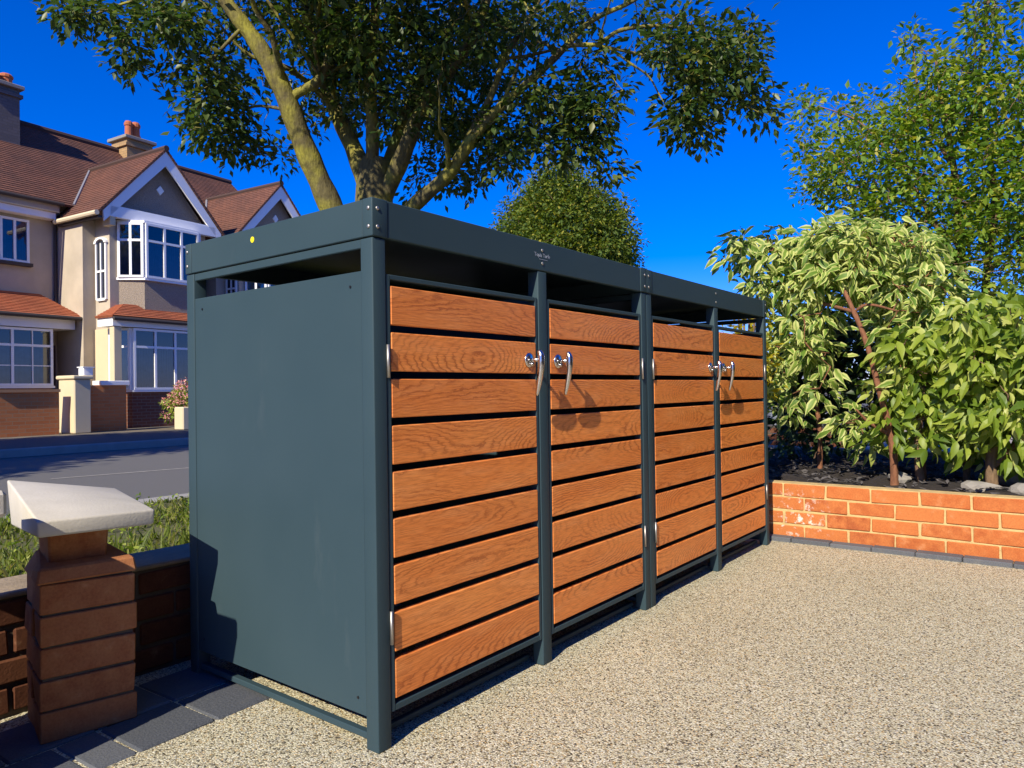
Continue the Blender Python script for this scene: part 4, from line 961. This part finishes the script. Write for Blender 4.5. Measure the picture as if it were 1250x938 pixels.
    bx(-.05, -.004, .02, .55, .1, 2.44).build('porch_panel', MAT['cream'], h)
    # arched side window on the left return
    wd = MB()
    for (t0, t1, za, zb) in ((.08, .13, 3.15, 4.55), (.47, .52, 3.15, 4.55), (.13, .47, 3.12, 3.18), (.28, .32, 3.18, 4.5), (.13, .47, 3.8, 3.85)): wd.box(-.05, -.004, t0, t1, za, zb)
    n = 8
    for k in range(n):
        q0, q1 = math.pi*k/n, math.pi*(k+1)/n
        def ap(q, r): return (.30-math.cos(q)*r, 4.5+math.sin(q)*r*.55)
        a, b_, c, d = ap(q0, .17), ap(q1, .17), ap(q1, .26), ap(q0, .26)
        wd.hexa([(-.07, a[0], a[1]), (-.004, a[0], a[1]), (-.004, b_[0], b_[1]), (-.07, b_[0], b_[1])], [(-.07, d[0], d[1]), (-.004, d[0], d[1]), (-.004, c[0], c[1]), (-.07, c[0], c[1])])
    w_ = wd.build('window', MAT['white'], h); g = MB(); g.add([(-.02, .10, 3.16), (-.02, .10, 4.55), (-.02, .50, 4.55), (-.02, .50, 3.16)], [(0, 1, 2, 3)]); g.build('pane', MAT['room'], w_)
    # plain party pier and front door in the recess
    if with_chimney:
        chimney(h, 2.95, 3.78, 4.1, 4.9, 7.6, 8.62, MAT['stack'], [(3.16, 4.35, .62, .11), (3.42, 4.4, .66, .12), (3.62, 4.7, .40, .12)])
    return h
gable_house(0, 'tan rendered house with white gable, diamond plaque and pots on its chimney', True)
gable_house(3.68, 'terraced house whose white gable peeks over the bin store roof', False)
# left neighbour of the terrace
h = empty('terraced_house', (6.57, 16.7, 0), HA); tag(h, 'tan rendered house with tall dark chimney and red tiled bay canopy', 'house', 'terrace of houses across the road')
s0 = -5.4; T1 = 1.75
wallbox('wall', MAT['render'], h, s0, -.31, T1, 8.0, 0, 5.62)
roof('roof', [(s0-.1, T1-.35, 5.52), (-.37, T1-.35, 5.52), (-.37, RT, RZ), (s0-.1, RT, RZ)], MAT['tile'], h)
roof('roof', [(-.37, 8.3, EAVE-.2), (s0-.1, 8.3, EAVE-.2), (s0-.1, RT, RZ), (-.37, RT, RZ)], MAT['tile'], h)
MB().tube([(s0-.1, RT, RZ+.02), (-.37, RT, RZ+.02)], .10, 8).build('ridge_tile', MAT['tile'], h)
MB().tube([(s0-.1, T1-.42, 5.50), (-.34, T1-.42, 5.50)], .05, 8).build('gutter', MAT['timber'], h)
bx(s0, -.45, T1-.28, T1-.002, 5.14, 5.30).build('fascia_board', MAT['white'], h); bx(s0, -.40, T1-.34, T1-.003, 5.305, 5.49).build('soffit', MAT['render'], h)
window(h, (-3.3, T1), (-.95, T1), 4.02, 5.05, 8, .0, curtain=True); bx(-3.35, -.90, T1-.14, T1-.001, 3.94, 4.018).build('sill', MAT['timber'], h)
wallbox('bay_base', MAT['hbrick'], h, -4.2, -.82, 1.0, T1-.002, 0, 1.05)
bx(-4.15, -.86, 1.04, T1-.003, 1.05, 2.42).build('bay_core', MAT['room'], h)
window(h, (-4.2, 1.0), (-.82, 1.0), 1.10, 2.42, 4, .30, small=2); bx(-4.25, -.78, .93, T1-.004, 1.05, 1.098).build('sill', MAT['white'], h)
wallbox('bay_cheek', MAT['render'], h, -.859, -.825, 1.05, T1-.001, 1.10, 2.42)
bx(-4.3, -.35, .86, T1-.005, 2.44, 2.66).build('fascia_board', MAT['white'], h)
roof('canopy_roof', [(-4.4, .70, 2.72), (-.22, .70, 2.72), (-.72, T1-.01, 3.32), (-4.4, T1-.01, 3.32)], MAT['tileR'], h, step=.09)
cr = MB(); cr.slab([(-.22, .70, 2.72), (-.25, T1-.02, 2.72), (-.72, T1-.02, 3.32)], .03); uv_box(cr.build('canopy_hip', MAT['tileR'], h))
MB().tube([(-4.4, .66, 2.69), (-.22, .66, 2.69)], .045, 8).build('gutter', MAT['timber'], h)
chimney(h, -1.05, -.28, 3.50, 4.6, 6.6, 8.80, MAT['stackD'], [(-.80, 3.8, .42, .15), (-.44, 3.85, .44, .15), (-.44, 4.3, .40, .14)])
bx(-.64, -.52, T1-.05, T1-.001, 2.05, 2.28).build('meter_box', MAT['white'], h, bevel=.005)
bx(-.80, -.36, T1-.03, T1-.001, .1, 2.1).build('front_door', m_plain('dark_plum_door', (.07, .035, .035), .5), h, bevel=.005)

# ------------------------------------------------------------------ front garden walls, planter, hydrangea (house frame)
def hp(s, t, z=0): return (6.57+s*math.cos(HA)-t*math.sin(HA), 16.7+s*math.sin(HA)+t*math.cos(HA), z)
def hthing(name, s, t, label, cat, group=None): e = empty(name, hp(s, t, .08), HA); return tag(e, label, cat, group)
w1 = hthing('front_wall', -2.35, -1.5, 'orange brick garden wall before the house with red canopy', 'wall'); wallbox('brickwork', MAT['hbrickO'], w1, -.75, .40, 0, .22, 0, .86); bx(-.78, .42, -.04, .26, .86, .92).build('coping', MAT['hbrickO'], w1)
w2 = hthing('gate_post', -1.55, -1.35, 'cream yellow rendered gate post at the garden path', 'gate post'); bx(-.17, .17, -.3, .3, 0, 1.12).build('shaft', MAT['cream'], w2, bevel=.02); bx(-.21, .21, -.34, .34, 1.12, 1.20).build('cap', MAT['cream'], w2, bevel=.02)
w3 = hthing('front_wall', -1.30, -1.2, 'brown brick garden wall with white coping between gate post and porch', 'wall'); wallbox('brickwork', MAT['hbrickO'], w3, -.05, .95, 0, .22, 0, 1.0); bx(.35, 1.0, -.06, .28, 1.0, 1.10).build('coping', MAT['white'], w3, bevel=.01)
w4 = hthing('lantern_box', -1.42, -1.35, 'small white box standing on the cream gate post', 'box'); w4.location.z = 1.28; bx(.0, .20, -.1, .1, 0, .17).build('body', MAT['white'], w4, bevel=.01); bx(-.02, .22, -.12, .12, .17, .19).build('lid', MAT['white'], w4)
w5 = hthing('planter_wall', .62, -2.6, 'low dark stone planter wall under the pink hydrangea', 'wall'); bx(-.62, -.36, -.12, .2, 0, .50).build('end_post', MAT['cream'], w5, bevel=.02); uv_box(bx(-.36, 2.2, -.1, .18, 0, .46).build('stonework', m_plain('dark_rubble', (.09, .085, .075), .95, .6, 9, .8, 14, bdist=.05), w5, bevel=.02))
hy = hthing('hydrangea', .50, -2.1, 'pink flowering hydrangea bush behind the low planter wall', 'shrub')
rng = np.random.default_rng(8); v = rng.normal(0, 1, (120, 3)); v[:, 2] = np.abs(v[:, 2]); v /= np.linalg.norm(v, axis=1, keepdims=True); Ch = v*np.array([.85, .6, .85])*rng.uniform(.75, 1, (120, 1))+np.array([.25, 0, .28])
sm = grow(hy, [[((0, 0, 0), .025), ((.1*i, .05*(i-2), .4), .015), ((.25*i-.3, .1*(i-2), .8), .006)] for i in range(4)], MAT['bark2'], 'stem', 6)
fl = MB()
def m_pink():
    t = NT('pink_petal'); at = t.n('Attribute', attribute_name='rnd'); c = t.ramp(at.outputs['Fac'], [(0, (.68, .20, .22)), (.6, (.82, .38, .34)), (1, (.85, .58, .46))]); t.l(c, t.p.inputs['Base Color']); t.set(Roughness=.7); return t.m
leaves('blossom', *cluster_leaves(Ch, 22, .075, -.2, .05, rng), T_SMALL, m_pink(), hy); leaves('leaves', *cluster_leaves(Ch*np.array([.95, .95, .9]), 8, .10, .2, .11, rng), T_SMALL, MAT['leafG'], hy)

# ================================================================== UNSEEN HOUSE (behind the camera, added to close off that side of the sky)
h = empty('unseen_house', (1.5, -6.4, 0)); tag(h, 'unseen brick house behind the gravel drive added to close off the sky', 'house')
wallbox('wall', MAT['hbrick'], h, -7, 8, -8, 0, 0, 5.3)
roof('roof', [(8.3, .35, 5.2), (-7.3, .35, 5.2), (-7.3, -4, 8.6), (8.3, -4, 8.6)], MAT['tile'], h, step=.2)
roof('roof', [(-7.3, -8.35, 5.2), (8.3, -8.35, 5.2), (8.3, -4, 8.6), (-7.3, -4, 8.6)], MAT['tile'], h, step=.2)
for (a, b_, z0, z1) in ((-2.2, -4.6, .8, 2.3), (6.2, 3.6, .8, 2.3), (-2.2, -4.6, 3.4, 4.7), (2.2, .6, 3.4, 4.7), (6.2, 3.6, 3.4, 4.7)): window(h, (a, .002), (b_, .002), z0, z1, 3, .3)
bx(.5, 1.5, .002, .06, 0, 2.1).build('front_door', m_plain('green_door', (.02, .06, .04), .4), h, bevel=.006)
